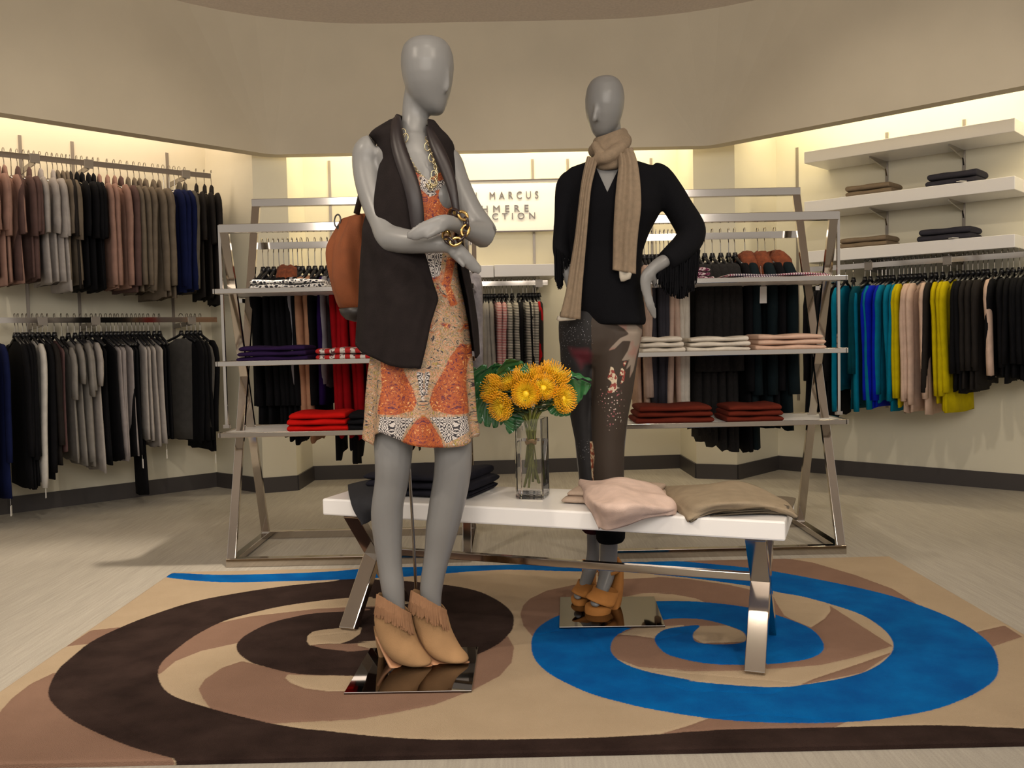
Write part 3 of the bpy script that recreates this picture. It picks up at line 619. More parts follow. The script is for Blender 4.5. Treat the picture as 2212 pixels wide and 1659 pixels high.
# lower left rail
z2 = lambda x: x / 3.457
LLo = [(-160, 'navy', 'long coat', dict(SL=.62, L=.95)), (-60, 'navy', 'long coat', dict(SL=.62, L=.93)), (15, 'navy', 'long coat', dict(SL=.62, L=.90)), (190, 'black', 'jacket', dict(SL=.6, L=.82)), (215, 'black', 'jacket', dict(SL=.6, L=.83)), (250, 'black', 'jacket', dict(SL=.6, L=.83)), (280, 'black', 'jacket', dict(SL=.62, L=.84)),
       (325, 'white', 'cardigan', dict(SL=.78, L=.80)), (362, 'black', 'jacket', dict(SL=.7, L=.80)), (400, 'char', 'blouse', dict(SL=.55, L=.72)), (440, 'char', 'blouse', dict(SL=.55, L=.72)), (492, 'pink', 'tunic', dict(SL=0, L=.66, mat='mauve_t')),
       (545, 'grey', 'short-sleeved tunic', dict(SL=.27, L=.70, top=.16)), (592, 'grey', 'short-sleeved tunic', dict(SL=.20, L=.74, top=.14)), (645, 'grey', 'short-sleeved tunic', dict(SL=.25, L=.74, top=.14)), (690, 'grey', 'short-sleeved tunic', dict(SL=.28, L=.74)), (735, 'cream', 'short-sleeved tunic', dict(SL=.22, L=.78, mat='pale')),
       (775, 'black', 'dress', dict(SL=0, L=.74)), (810, 'black', 'dress', dict(SL=0, L=.74)), (845, 'black', 'dress', dict(SL=0, L=.73)), (885, 'lilac', 'camisole', dict(SL=0, L=.74)), (920, 'lilac', 'camisole', dict(SL=0, L=.70)), (950, 'lilac', 'camisole', dict(SL=0, L=.72)), (975, 'lilac', 'camisole', dict(SL=0, L=.72)),
       (1010, 'black', 'long dress', dict(SL=0, L=.72)), (1045, 'black', 'long dress', dict(SL=0, L=.72)), (1080, 'black', 'pair of trousers', dict(SL=0, L=.96, hw=.10, name='trousers', cat='trousers')), (1112, 'pale', 'sleeveless top', dict(SL=0, L=.63)), (1142, 'pale', 'sleeveless top', dict(SL=0, L=.64)), (1170, 'pale', 'sleeveless top', dict(SL=0, L=.65)), (1205, 'pale', 'sleeveless top', dict(SL=0, L=.67)),
       (1250, 'black', 'draped dress', dict(SL=0, L=.62)), (1290, 'black', 'draped dress', dict(SL=0, L=.62)), (1455, 'mgrey', 'long-sleeved sweater', dict(SL=.52, L=.63, hw=.215, yaw=.38)), (1500, 'black', 'cardigan', dict(SL=.6, L=.66)), (1530, 'black', 'cardigan', dict(SL=.6, L=.68)), (1562, 'black', 'cardigan', dict(SL=.6, L=.70)), (1600, 'black', 'cardigan', dict(SL=.55, L=.70))]
CL['mauve_t'] = cloth('cloth_mauve', (.15, .085, .085))
its = []
for i, (zx, c, noun, kw) in enumerate(LLo):
    px = z2(zx); s = smid(RLL, 0, 0, px, 640 + 420 / 3.457, .20); kw = dict(kw); kw.setdefault('hanger', 'black'); kw.setdefault('T', .013); kw['neck'] = 'crew'; kw['L'] *= .98
    kw['tagp'] = i in (2, 7, 25, 30, 37); kw['flare'] = .01
    its.append((s, c, noun, kw))
hang(RLL, its, 'the lower left rail', 'garments on the lower left rail')
# right wall rail
z3 = lambda x: 1660 + x / 3.949
RW = [(330, 'black', 'coat', dict(SL=.6, L=.88)), (380, 'black', 'coat', dict(SL=.6, L=.86)), (430, 'black', 'coat', dict(SL=.6, L=.84)), (475, 'black', 'coat', dict(SL=.6, L=.82)), (545, 'teal', 'sweater', dict(SL=.80, L=.66)), (612, 'teal', 'sweater', dict(SL=.80, L=.68, yaw=.42)), (715, 'tealshade', 'sweater', dict(SL=.55, L=.76)), (760, 'tealshade', 'sweater', dict(SL=.55, L=.76)),
      (822, 'teal', 'sweater', dict(SL=.78, L=.70)), (862, 'blue', 'sweater', dict(SL=.72, L=.74)), (895, 'blue', 'sweater', dict(SL=.72, L=.74)), (928, 'blue', 'sweater', dict(SL=.72, L=.74)), (962, 'teal', 'sweater', dict(SL=.68, L=.72)), (1010, 'teal', 'sweater', dict(SL=.72, L=.74)), (1052, 'teal', 'sweater', dict(SL=.72, L=.76)),
      (1085, 'yellow', 'sweater', dict(SL=.70, L=.72)), (1115, 'yellow', 'sweater', dict(SL=.70, L=.72)), (1150, 'blush', 'cardigan', dict(SL=.72, L=.76)), (1190, 'blush', 'cardigan', dict(SL=.70, L=.76)), (1232, 'blush', 'cardigan', dict(SL=.74, L=.78)), (1285, 'blush', 'cardigan', dict(SL=.70, L=.78)), (1330, 'char', 'cardigan', dict(SL=.66, L=.70)),
      (1385, 'yellow', 'cardigan', dict(SL=.68, L=.72)), (1455, 'yellow', 'cardigan', dict(SL=.68, L=.74)), (1510, 'yellow', 'cardigan', dict(SL=.66, L=.76)), (1565, 'black', 'cardigan', dict(SL=.54, L=.64)), (1605, 'black', 'cardigan', dict(SL=.54, L=.64)), (1650, 'char', 'cardigan', dict(SL=.52, L=.62)), (1692, 'char', 'cardigan', dict(SL=.52, L=.62)),
      (1740, 'char', 'cardigan', dict(SL=.52, L=.62)), (1780, 'char', 'cardigan', dict(SL=.5, L=.62)), (1835, 'blush', 'sweater', dict(SL=.55, L=.56, T=.016)), (1905, 'black', 'jacket', dict(SL=.5, L=.58)), (1955, 'black', 'jacket', dict(SL=.5, L=.58)), (2005, 'black', 'jacket', dict(SL=.48, L=.58)), (2055, 'black', 'jacket', dict(SL=.48, L=.58)), (2110, 'black', 'jacket', dict(SL=.48, L=.56)), (2165, 'black', 'jacket', dict(SL=.48, L=.56)), (2220, 'black', 'jacket', dict(SL=.48, L=.56))]
its = []
for i, (zx, c, noun, kw) in enumerate(RW):
    px = z3(zx); s = smid(RRW, 0, 0, px, 540 + 330 / 3.949, .20); kw = dict(kw); kw['SL'] *= .93; kw['hanger'] = 'black'; kw['neck'] = 'crew'; kw['flare'] = .01
    its.append((s, c, noun, kw))
hang(RRW, its, 'the right wall rail', 'garments on the right wall rail')
# back wall rail
z5 = lambda x: 960 + x / 6.38
BW = [(470, 'taupe', 'pair of trousers', dict(SL=0, L=.80, hw=.13, name='trousers', cat='trousers', mat='pale')), (525, 'taupe', 'pair of trousers', dict(SL=0, L=.80, hw=.13, name='trousers', cat='trousers', mat='pale')), (572, 'grey', 'sweater', dict(SL=.62, L=.66)), (608, 'grey', 'sweater', dict(SL=.62, L=.66)), (645, 'grey', 'sweater', dict(SL=.62, L=.66)), (675, 'grey', 'sweater', dict(SL=.62, L=.66)), (728, 'rstripe', 'sweater', dict(SL=.62, L=.64)), (790, 'rstripe', 'sweater', dict(SL=.62, L=.64)), (838, 'rstripe', 'sweater', dict(SL=.62, L=.64)),
      (890, 'kstripe', 'sweater', dict(SL=.62, L=.64)), (970, 'kstripe', 'sweater', dict(SL=.62, L=.64)), (1070, 'black', 'sweater', dict(SL=.62, L=.64)), (1130, 'kstripe', 'sweater', dict(SL=.62, L=.64)), (1180, 'black', 'sweater', dict(SL=.6, L=.64)), (1225, 'kstripe', 'sweater', dict(SL=.62, L=.64)), (1275, 'kstripe', 'sweater', dict(SL=.62, L=.64)), (1310, 'red', 'sweater', dict(SL=.5, L=.5)), (1360, 'char', 'sweater', dict(SL=.6, L=.70))]
its = []
for i, (zx, c, noun, kw) in enumerate(BW):
    px = z5(zx); s = smid(RCW, 0, 0, px, 700, .20); kw = dict(kw); kw['hanger'] = 'black'; kw['neck'] = 'crew'; kw['T'] = .016
    its.append((s, c, noun, kw))
hang(RCW, its, 'the back wall rail', 'garments on the back wall rail')
# left display rack rail
RK = dict(A=np.array([0., 4.60]), t=np.array([1., 0.]), n=np.array([0., -1.]), off=0., z=1.468)
z6 = lambda x: 480 + x / 4.147
LR = [(282, 'black', 'coat', dict(SL=.6, L=.78)), (335, 'black', 'coat', dict(SL=.6, L=.78)), (385, 'black', 'coat', dict(SL=.6, L=.78)), (430, 'black', 'coat', dict(SL=.6, L=.78)), (475, 'black', 'coat', dict(SL=.6, L=.85, collar=FURB)), (520, 'black', 'coat', dict(SL=.6, L=.88, collar=FURB)), (560, 'black', 'coat', dict(SL=.6, L=.88, collar=FURB)), (605, 'black', 'coat', dict(SL=.6, L=.86)), (645, 'silver', 'jacket', dict(SL=.5, L=.60)),
      (705, 'camel', 'coat', dict(SL=.74, L=.82)), (770, 'camel', 'coat', dict(SL=.74, L=.86)), (830, 'black', 'dress', dict(SL=.6, L=.78)), (885, 'purple', 'jacket', dict(SL=.6, L=.70)), (930, 'silver', 'jacket', dict(SL=.5, L=.60)), (960, 'black', 'shawl', dict(SL=0, L=.93, hw=.12, hemv=.11)), (995, 'red', 'dress', dict(SL=.7, L=.80)), (1030, 'red', 'dress', dict(SL=.7, L=.84)), (1062, 'black', 'shawl', dict(SL=0, L=.96, hw=.12, hemv=.11)), (1095, 'red', 'dress', dict(SL=.7, L=.86)), (1140, 'red', 'dress', dict(SL=.7, L=.84)), (1172, 'black', 'shawl', dict(SL=0, L=.93, hw=.12, hemv=.11)), (1205, 'red', 'dress', dict(SL=.72, L=.88)), (1260, 'red', 'dress', dict(SL=.7, L=.86)), (1320, 'red', 'dress', dict(SL=.7, L=.86)),
      (1385, 'black', 'shawl', dict(SL=0, L=.93, hw=.12, hemv=.11)), (1700, 'black', 'shawl', dict(SL=0, L=.93, hw=.12, hemv=.11)),
      (2240, 'fgrey', 'jacket', dict(SL=.45, L=.56, T=.028, mat=FURG, tagp=True))]
its = []
for i, (zx, c, noun, kw) in enumerate(LR):
    px = z6(zx); s = P(px, 620, 4.42)[0]; kw = dict(kw); kw['hanger'] = 'black'; kw['neck'] = 'crew'; kw['T'] = kw.get('T', .0165); kw['top'] = .17; kw['hw'] = kw.get('hw', .19); kw['L'] *= .94
    its.append((s, c, noun, kw))
hang(RK, its, "the left rack's rail", "garments on the left rack's rail")
z7 = lambda x: 1380 + x / 4.609
RR = [(-40, 'camel', 'trousers', dict(SL=0, L=.74, hw=.15, mat='peach', name='trousers', cat='trousers')), (10, 'camel', 'trousers', dict(SL=0, L=.78, hw=.15, mat='peach')), (65, 'blush', 'blouse', dict(SL=.62, L=.80)), (110, 'blush', 'blouse', dict(SL=.62, L=.80)), (155, 'slate', 'sweater', dict(SL=.66, L=.80)), (195, 'slate', 'sweater', dict(SL=.66, L=.80)), (235, 'slate', 'sweater', dict(SL=.66, L=.80)), (275, 'slate', 'sweater', dict(SL=.66, L=.80)), (318, 'blush', 'tunic', dict(SL=.72, L=.76)), (360, 'blush', 'tunic', dict(SL=.72, L=.78)), (400, 'cream', 'tunic', dict(SL=.72, L=.78)), (445, 'cream', 'tunic', dict(SL=.72, L=.80)), (495, 'cream', 'tunic', dict(SL=.72, L=.80)),
      (590, 'fblack', 'coat', dict(SL=.5, L=.90, T=.026, mat=FURK)), (660, 'fblack', 'coat', dict(SL=.5, L=.92, T=.026, mat=FURK)), (740, 'fblack', 'coat', dict(SL=.5, L=.98, T=.026, mat=FURK)), (815, 'fblack', 'coat', dict(SL=.5, L=1.00, T=.026, mat=FURK)), (900, 'fblack', 'coat', dict(SL=.5, L=1.02, T=.026, mat=FURK)), (985, 'fblack', 'coat', dict(SL=.5, L=1.02, T=.026, mat=FURK)),
      (1045, 'black', 'coat', dict(SL=.6, L=1.02)), (1150, 'dgreen', 'fur-collared coat', dict(SL=.62, L=1.0, collar=FURB, T=.024, name='coat', cat='coat')), (1285, 'dgreen', 'fur-collared coat', dict(SL=.62, L=.92, collar=FURB, T=.024, name='coat', cat='coat')), (1360, 'black', 'coat', dict(SL=.6, L=.90)), (1460, 'dgreen', 'fur-collared coat', dict(SL=.62, L=.88, collar=FURB, T=.024, name='coat', cat='coat'))]
its = []
for i, (zx, c, noun, kw) in enumerate(RR):
    px = z7(zx); s = P(px, 600, 4.42)[0]; kw = dict(kw); kw['hanger'] = 'black'; kw['neck'] = 'crew'; kw['T'] = kw.get('T', .0165); kw['top'] = .15; kw['hw'] = kw.get('hw', .19); kw['L'] *= .92
    its.append((s, c, noun, kw))
hang(RK, its, "the right rack's rail", "garments on the right rack's rail")

def hangtag(start, px, py, Y, w_, h_, ang=0.):
    g_ = [o for o in bpy.data.objects if o.get('label', '').startswith(start)][0]; c_ = P(px, py, Y); bpy.context.view_layer.update(); inv = g_.matrix_world.inverted()
    mb = MB(); mb.bar(c_ - np.array([math.sin(ang), 0, math.cos(ang)]) * h_ / 2, c_ + np.array([math.sin(ang), 0, math.cos(ang)]) * h_ / 2, w_, .002, (0, 1, 0)); mb.tube([c_ + np.array([0, 0, h_ / 2]), c_ + np.array([.0, .02, h_ / 2 + .10])], .0006, 4)
    mb.v = [tuple(inv @ Vector(v)) for v in mb.v]; mb.build('price_tag', TAGM, g_)
hangtag("dark petrol fur-collared coat on the right rack's rail, first", 1646, 637, 4.36, .045, .08)
hangtag("teal sweater on the right wall rail, second", 1841, 682, 5.75, .022, .085)
hangtag("only charcoal sweater on the back wall rail", 1224, 852, 6.10, .03, .06, .2)
# ================================================================== FOLDED CLOTHES
def folded(name, c, ux, w, d, h, m, label, cat, group, lay=2, wob=.006, sag=0.):
    """folded garment: rounded slab with visible fold layers; c base centre, ux unit vector along width"""
    r = np.array([ux[0], ux[1], 0.]); r /= np.linalg.norm(r); v = np.array([-r[1], r[0], 0.]); mb = MB(); rn = rng; c = np.array(c, float)
    for k in range(lay):
        hh = h / lay; z0 = k * hh; nx_, N = 17, 16; p1, p2 = rn.uniform(0, 6, 2); dx, dd = rn.uniform(-.008, .008, 2); rings = []
        for i in range(nx_):
            u = (-1, -.992, -.97, -.93, -.82, -.62, -.4, -.2, 0, .2, .4, .62, .82, .93, .97, .992, 1)[i]; e = (.30, .66, .88, 1, 1, 1, 1, 1, 1, 1, 1, 1, 1, 1, .88, .66, .30)[i]; ring = []
            for j in range(N):
                a = 2 * math.pi * j / N; ca, sa = math.cos(a), math.sin(a)
                y = d / 2 * (abs(ca) ** .35) * (1 if ca > 0 else -1) * (.93 + .07 * e) + dd; z = hh * .53 * (abs(sa) ** .75) * (1 if sa > 0 else -1) * e
                zc = z0 + hh / 2 + (wob * k / max(1, lay) * (math.sin(u * 4 + p1) + .6 * math.sin(u * 9 + p2 + y * 12)) if sa > -.2 and k else (wob * .5 * math.sin(u * 5 + p1) if sa > .2 else 0))
                q = r * (u * w / 2 + dx) + v * y; ring.append((q[0], q[1], max(.001, zc + z)))
            rings.append(ring)
        mb.loft(rings)
    o = mb.build(name, m, None, smooth=True); o.location = tuple(c); tag(o, label, cat, group); return o
def stack(x0, x1, ybase, Yc, z, n, hpx, m, desc, where, noun='sweater', d=.26, ux=(1, 0), group=None, lay=1):
    a = P(x0, ybase, Yc); b = P(x1, ybase, Yc); w = b[0] - a[0]; hh = hpx / FPX * Yc / n; pos = ['bottom', 'middle', 'top'] if n == 3 else (['bottom', 'second', 'third', 'top'] if n == 4 else ['bottom', 'top'])
    for k in range(n):
        folded('folded_' + noun, ((a[0] + b[0]) / 2 + rng.uniform(-.006, .006), Yc + d / 2 - .02 + rng.uniform(-.004, .004), z + k * hh), ux, w * (1 - .04 * k), d, hh, m,
               'folded %s %s, %s of the stack %s' % (desc, noun, pos[k], where), noun, group or ('folded %ss %s' % (noun, where)), lay=lay)
m, t = newmat('print_black_white', .8); tc = t.n('ShaderNodeTexCoord'); vo = t.n('ShaderNodeTexVoronoi', feature='DISTANCE_TO_EDGE'); vo.inputs['Scale'].default_value = 55; t.l(tc.outputs['Object'], vo.inputs['Vector']); t.l(t.mix(t.step(vo.outputs['Distance'], .13, .03), (.66, .63, .60), (.012, .012, .02)), t.b.inputs['Base Color']); PBW = m
m, t = newmat('print_red_white', .8); tc = t.n('ShaderNodeTexCoord'); sp = t.n('ShaderNodeSeparateXYZ'); t.l(tc.outputs['Object'], sp.inputs[0]); fr = t.math('FRACT', t.math('ADD', t.math('MULTIPLY', sp.outputs[0], 22), 10)); nzz = t.noise(60, 2, tc.outputs['Object'])
t.l(t.mix(t.step(fr, .5, .04), (.42, .008, .008), t.mix(t.step(nzz, .56, .02), (.62, .58, .54), (.10, .02, .03))), t.b.inputs['Base Color']); PRW = m
m, t = newmat('print_plum_white', .8); tc = t.n('ShaderNodeTexCoord'); nzz = t.noise(75, 2, tc.outputs['Object']); t.l(t.mix(t.step(nzz, .52, .02), (.14, .01, .06), (.66, .55, .55)), t.b.inputs['Base Color']); PPW = m
m, t = newmat('print_multi_edge', .8); tc = t.n('ShaderNodeTexCoord'); sp = t.n('ShaderNodeSeparateXYZ'); t.l(tc.outputs['Object'], sp.inputs[0]); fr = t.math('FRACT', t.math('ADD', t.math('MULTIPLY', sp.outputs[0], 90), 40)); nzz = t.noise(9, 2, tc.outputs['Object'])
t.l(t.mix(t.step(fr, .5, .05), (.55, .50, .50), t.mix(t.step(nzz, .5, .05), (.05, .03, .08), (.25, .02, .06))), t.b.inputs['Base Color']); PME = m
sz = (1.218, .898, .581)
stack(537, 700, 629, 4.07, sz[0], 2, 22, PBW, 'black and white printed', 'on the left rack, top shelf', 'scarf')
stack(513, 668, 784, 4.06, sz[1], 3, 33, cloth('knit_dark_purple', (.020, .008, .045)), 'dark purple', 'on the left rack, middle shelf')
stack(682, 812, 784, 4.06, sz[1], 2, 26, PRW, 'red and white printed', 'on the left rack, middle shelf', 'scarf')
stack(620, 752, 935, 4.04, sz[2], 3, 40, cloth('knit_scarlet', (.50, .006, .004)), 'scarlet', 'on the left rack, bottom shelf')
stack(752, 835, 932, 4.06, sz[2], 3, 36, CL['black'], 'black', 'on the left rack, bottom shelf')
stack(1480, 1538, 603, 4.10, sz[0], 3, 28, PPW, 'plum and white printed', 'on the right rack, top shelf', 'scarf')
stack(1566, 1790, 602, 4.06, sz[0], 2, 11, PME, 'striped multicoloured', 'at the top shelf right end', 'scarf')
stack(1385, 1478, 758, 4.05, sz[1], 3, 34, CL['cream'], 'cream', 'beside the fringed sleeve, middle shelf')
stack(1483, 1620, 757, 4.05, sz[1], 3, 32, CL['cream'], 'ivory', 'at the centre of the right rack, middle shelf')
stack(1632, 1785, 754, 4.05, sz[1], 3, 34, CL['peach'], 'peach', 'at the right end of the middle shelf')
stack(1375, 1545, 910, 4.05, sz[2], 3, 38, CL['rust'], 'rust-brown', 'nearer the mannequin, right rack bottom shelf')
stack(1568, 1692, 906, 4.05, sz[2], 3, 36, CL['rust'], 'rust-brown', 'farther right on the right rack, bottom shelf')
# folded knitwear on the wall shelves
t8, n8 = RRW['t'], RRW['n']
def shelfstack(x0, y0, x1, y1, z, hs, m, desc, where):
    a = G(x0, y0, z); ss = []
    for x, y in ((x0, y0), (x1, y1)): ss.append((V(x, y, W[8] + n8 * .30, W[8] + n8 * .30 + t8)[:2] - W[8]) @ t8)
    w = abs(ss[1] - ss[0]); c = W[8] + t8 * (ss[0] + ss[1]) / 2 + n8 * .19
    for k in range(2):
        folded('folded_sweater', (c[0], c[1], z + .001 + k * hs), t8, w * (1 if k == 0 else .96), .24, hs, m, 'folded %s sweater, %s of the pair %s' % (desc, ['lower', 'upper'][k], where), 'sweater', 'folded sweaters on the wall shelves', lay=1, wob=.003)
    mb = MB(); q = c + t8 * (-w / 2 - .01 if desc[0] == 't' else w * .25) + n8 * (.165 if desc[0] != 't' else .12); mb.box((q[0], q[1], z + .006), (.045, .03, .004), .3); o = mb.build('price_tag', TAGM); tag(o, 'small white price tag by the folded %s sweaters %s' % (desc, where), 'tag', 'price tags on the wall shelves')
shelfstack(1827, 428, 1926, 415, 1.815, .036, CL['cashbeige'], 'taupe', 'on the middle wall shelf'); shelfstack(2000, 402, 2112, 390, 1.815, .040, CL['slate'], 'charcoal', 'on the middle wall shelf')
shelfstack(1813, 537, 1918, 528, 1.495, .034, CL['cashbeige'], 'taupe', 'on the lowest wall shelf'); shelfstack(1980, 524, 2096, 513, 1.495, .038, CL['slate'], 'charcoal', 'on the lowest wall shelf')
# ================================================================== MANNEQUINS
def er(mb, pairs, n=20, caps=True):
    """rings whose in-view diameter runs x1,y1 -> x2,y2 at depth Y with half-depth rd"""
    rings = []
    for x1, y1, x2, y2, Y, rd in pairs:
        a = P(x1, y1, Y); b = P(x2, y2, Y); c = (a + b) / 2; h = (b - a) / 2
        rings.append([c + h * math.cos(t_) + np.array([0, rd, 0]) * math.sin(t_) for t_ in np.linspace(0, 2 * math.pi, n, endpoint=False)])
    return mb.loft(rings, True, caps)
def limb(mb, pts, k=1.0, n=16, fl=1.0):
    """pts (px,py,Y,r_px[,depth factor])"""
    p = [P(q[0], q[1], q[2]) for q in pts]; r = [q[3] / FPX * q[2] * k for q in pts]; r2 = [a * (q[4] if len(q) > 4 else fl) for a, q in zip(r, pts)]
    a = spline(np.hstack([np.array(p), np.array(r)[:, None], np.array(r2)[:, None]]), 3)
    return mb.tube(a[:, :3], list(a[:, 3]), n, list(a[:, 4]))
def rows_er(mb, rows, Y, n=24):
    return er(mb, [(q[1], q[0], q[2], q[0], q[4] if len(q) > 4 else Y, q[3]) for q in rows], n)
def wrap(ys, xl, xr, dd, Yc, phi0, phi1, ytop, ybot, nu, nv, fold=0., nf=9, fph=0., tfold=500, dc=None, closed=False):
    """open or closed garment shell round the torso; angles in degrees, 270 faces the camera"""
    grid = []
    for j in range(nv + 1):
        row = []
        for i in range(nu + (0 if closed else 1)):
            u = i / nu; 
            vv = j / nv
            f0 = phi0 if not callable(phi0) else None
            # first guess of y with the mean angle
            y = ytop(.5) if False else None
            if callable(phi0):
                ph_ = phi0(400) + (phi1(400) - phi0(400)) * u; y = ytop(ph_) + (ybot(ph_) - ytop(ph_)) * vv
                ph_ = phi0(y) + (phi1(y) - phi0(y)) * u
            else: ph_ = phi0 + (phi1 - phi0) * u
            y = ytop(ph_) + (ybot(ph_) - ytop(ph_)) * vv
            a = math.radians(ph_); x0 = np.interp(y, ys, xl); x1 = np.interp(y, ys, xr); d = np.interp(y, ys, dd)
            k = 1 + fold * math.sin(a * nf + fph + .6 * math.sin(a * 3)) * max(0, (y - tfold) / 300); kx = 1 + (k - 1) * .5
            Yc_ = Yc + (np.interp(y, ys, dc) if dc is not None else 0)
            q = P((x0 + x1) / 2 + (x1 - x0) / 2 * math.cos(a) * kx, y, Yc_); q[1] = Yc_; q = q + np.array([0, d * math.sin(a) * k, 0]); row.append(q)
        grid.append(row)
    return grid
def grid_mesh(name, grid, m, parent, closed=False, thick=0., origin=(0, 0, 0), sub=0, smooth=True):
    mb = MB(); mb.loft([[np.array(q) - np.array(origin) for q in r] for r in grid], closed, False); return mb.build(name, m, parent, smooth=smooth, solid=thick, sub=sub)
def link_ring(mb, c, t, nrm, a, b, r, n=12, m=6):
    """oval chain link: centre c, long axis t, plane normal nrm"""
    t = np.array(t, float); t /= np.linalg.norm(t); nrm = np.array(nrm, float); nrm -= t * (nrm @ t); nrm /= np.linalg.norm(nrm); s = np.cross(nrm, t)
    pts = [np.array(c) + t * a * math.cos(h) + s * b * math.sin(h) for h in np.linspace(0, 2 * math.pi, n, endpoint=False)]
    return mb.tube(pts, r, m, ref=tuple(nrm), closed=True)
GOLD = mat('gold_metal', (.62, .42, .16), .22, 1.0); PALEGOLD = mat('pale_gold_metal', (.60, .50, .30), .25, 1.0); TORT = mat('dark_resin', (.02, .008, .006), .12)
MIRROR = mat('mirror_steel', (.17, .155, .15), .03, 1.0)
SUEDE = mat('tan_suede', (.33, .19, .088), .9, noise=.14, nscale=14, bump=.3, bscale=500, sheen=.25); SUEDE_F = mat('tan_suede_fringe', (.235, .12, .06), .9, noise=.1, nscale=60, sheen=.2); SOLE = mat('boot_sole_leather', (.46, .24, .13), .5)
COGNAC = mat('cognac_suede', (.38, .15, .028), .8, noise=.15, nscale=20, bump=.3, bscale=500, sheen=.2); SOLE2 = mat('dark_sole', (.03, .015, .012), .4)

def base(parent, o, c4):
    mb = MB(); p = [np.array(q) - o for q in c4]
    mb.hexa([(q[0], q[1], RZ - o[2]) for q in p] + [(q[0], q[1], RZ + .006 - o[2]) for q in p]); return mb.build('base_plate', MIRROR, parent, bevel=.0008)
# ---- mannequin in dress and vest
Y1 = 2.66
mo1 = np.array([-.305, 2.61, RZ]); M1 = empty('mannequin', mo1); tag(M1, 'grey mannequin with crossed arms in dark draped vest, patterned dress and fringed boots, before the bench', 'mannequin')
M1['label'] = 'grey mannequin, arms crossed, in dark vest, patterned dress and fringed boots, before the bench'
mb = MB()
hd = [(82.5, 905, 938, .022), (86, 890, 955, .045), (92, 880, 965, .062), (103, 871, 973, .078), (120, 866.5, 979, .088), (145, 866, 981, .092), (170, 870, 978.5, .088), (190, 876, 975, .080), (205, 882, 971.5, .070), (220, 891, 967, .058), (233, 905, 963, .046), (242, 918, 958.5, .034), (248, 928, 953, .018)]
rows_er(mb, hd, Y1, 28)
limb(mb, [(903, 190, Y1 + .02, 27), (899, 225, Y1 + .02, 29), (897, 260, Y1 + .02, 28.5), (894, 290, Y1 + .01, 29), (895, 315, Y1, 34), (898, 335, Y1, 42)])
rows_er(mb, [(292, 868, 922, .045), (305, 845, 940, .055), (318, 815, 960, .065), (335, 805, 975, .075), (370, 818, 982, .088), (420, 838, 976, .105), (470, 850, 972, .092), (530, 856, 970, .08), (600, 842, 982, .088), (680, 825, 1000, .10), (720, 822, 1005, .10)], Y1)
mb.ell(P(905, 425, Y1 - .05), (.045, .05, .05)); mb.ell(P(952, 425, Y1 - .05), (.04, .05, .05))
# arms
limb(mb, [(812, 318, Y1, 30), (797, 330, Y1, 35), (792, 360, Y1 - .005, 31), (798, 400, Y1 - .02, 30), (810, 440, Y1 - .04, 29), (824, 478, Y1 - .07, 27), (838, 508, Y1 - .1, 30), (852, 520, Y1 - .125, 29)])
limb(mb, [(848, 516, Y1 - .12, 29), (875, 521, Y1 - .15, 27), (910, 524, Y1 - .175, 24), (945, 527, Y1 - .185, 20), (972, 530, Y1 - .185, 17, .8), (990, 545, Y1 - .185, 19, .55), (1008, 561, Y1 - .185, 17, .45), (1026, 577, Y1 - .18, 14, .4), (1040, 587, Y1 - .18, 8, .4)])
limb(mb, [(972, 538, Y1 - .185, 10, .8), (990, 560, Y1 - .2, 7), (1004, 577, Y1 - .205, 5)])
limb(mb, [(962, 335, Y1, 24), (972, 352, Y1, 28), (984, 385, Y1, 27), (1000, 425, Y1 - .02, 27), (1020, 465, Y1 - .04, 28), (1041, 497, Y1 - .06, 30), (1048, 508, Y1 - .07, 29)])
limb(mb, [(1046, 507, Y1 - .07, 30), (1025, 502, Y1 - .11, 23), (1003, 495, Y1 - .15, 17), (985, 486, Y1 - .19, 16), (962, 480, Y1 - .225, 18, .7), (940, 487, Y1 - .24, 19, .5), (915, 497, Y1 - .245, 18, .45), (895, 506, Y1 - .245, 15, .4), (878, 509, Y1 - .24, 8, .4)])
limb(mb, [(958, 490, Y1 - .235, 11, .6), (938, 503, Y1 - .25, 7), (920, 514, Y1 - .25, 5)])
# legs
limb(mb, [(868, 700, Y1, 46), (856, 800, Y1, 50), (851, 900, Y1 - .01, 47), (850, 960, Y1 - .015, 43), (849, 1000, Y1 - .02, 40), (846, 1040, Y1 - .01, 37), (838, 1085, Y1, 35), (836, 1120, Y1 + .01, 35), (838, 1170, Y1 + .015, 31), (842, 1220, Y1 + .015, 27), (848, 1265, Y1 + .012, 26), (852, 1300, Y1 + .012, 23), (856, 1335, Y1 + .012, 20), (860, 1360, Y1 + .01, 15)])
limb(mb, [(955, 700, Y1, 46), (968, 800, Y1 + .01, 50), (975, 900, Y1 + .01, 47), (978, 960, Y1, 42), (979, 1000, Y1, 41), (974, 1045, Y1 + .01, 40), (965, 1090, Y1 + .02, 39), (955, 1140, Y1 + .03, 36), (946, 1190, Y1 + .04, 30), (937, 1235, Y1 + .045, 26.5), (931, 1275, Y1 + .048, 25), (932, 1305, Y1 + .048, 22), (936, 1335, Y1 + .045, 19), (940, 1358, Y1 + .04, 14)])
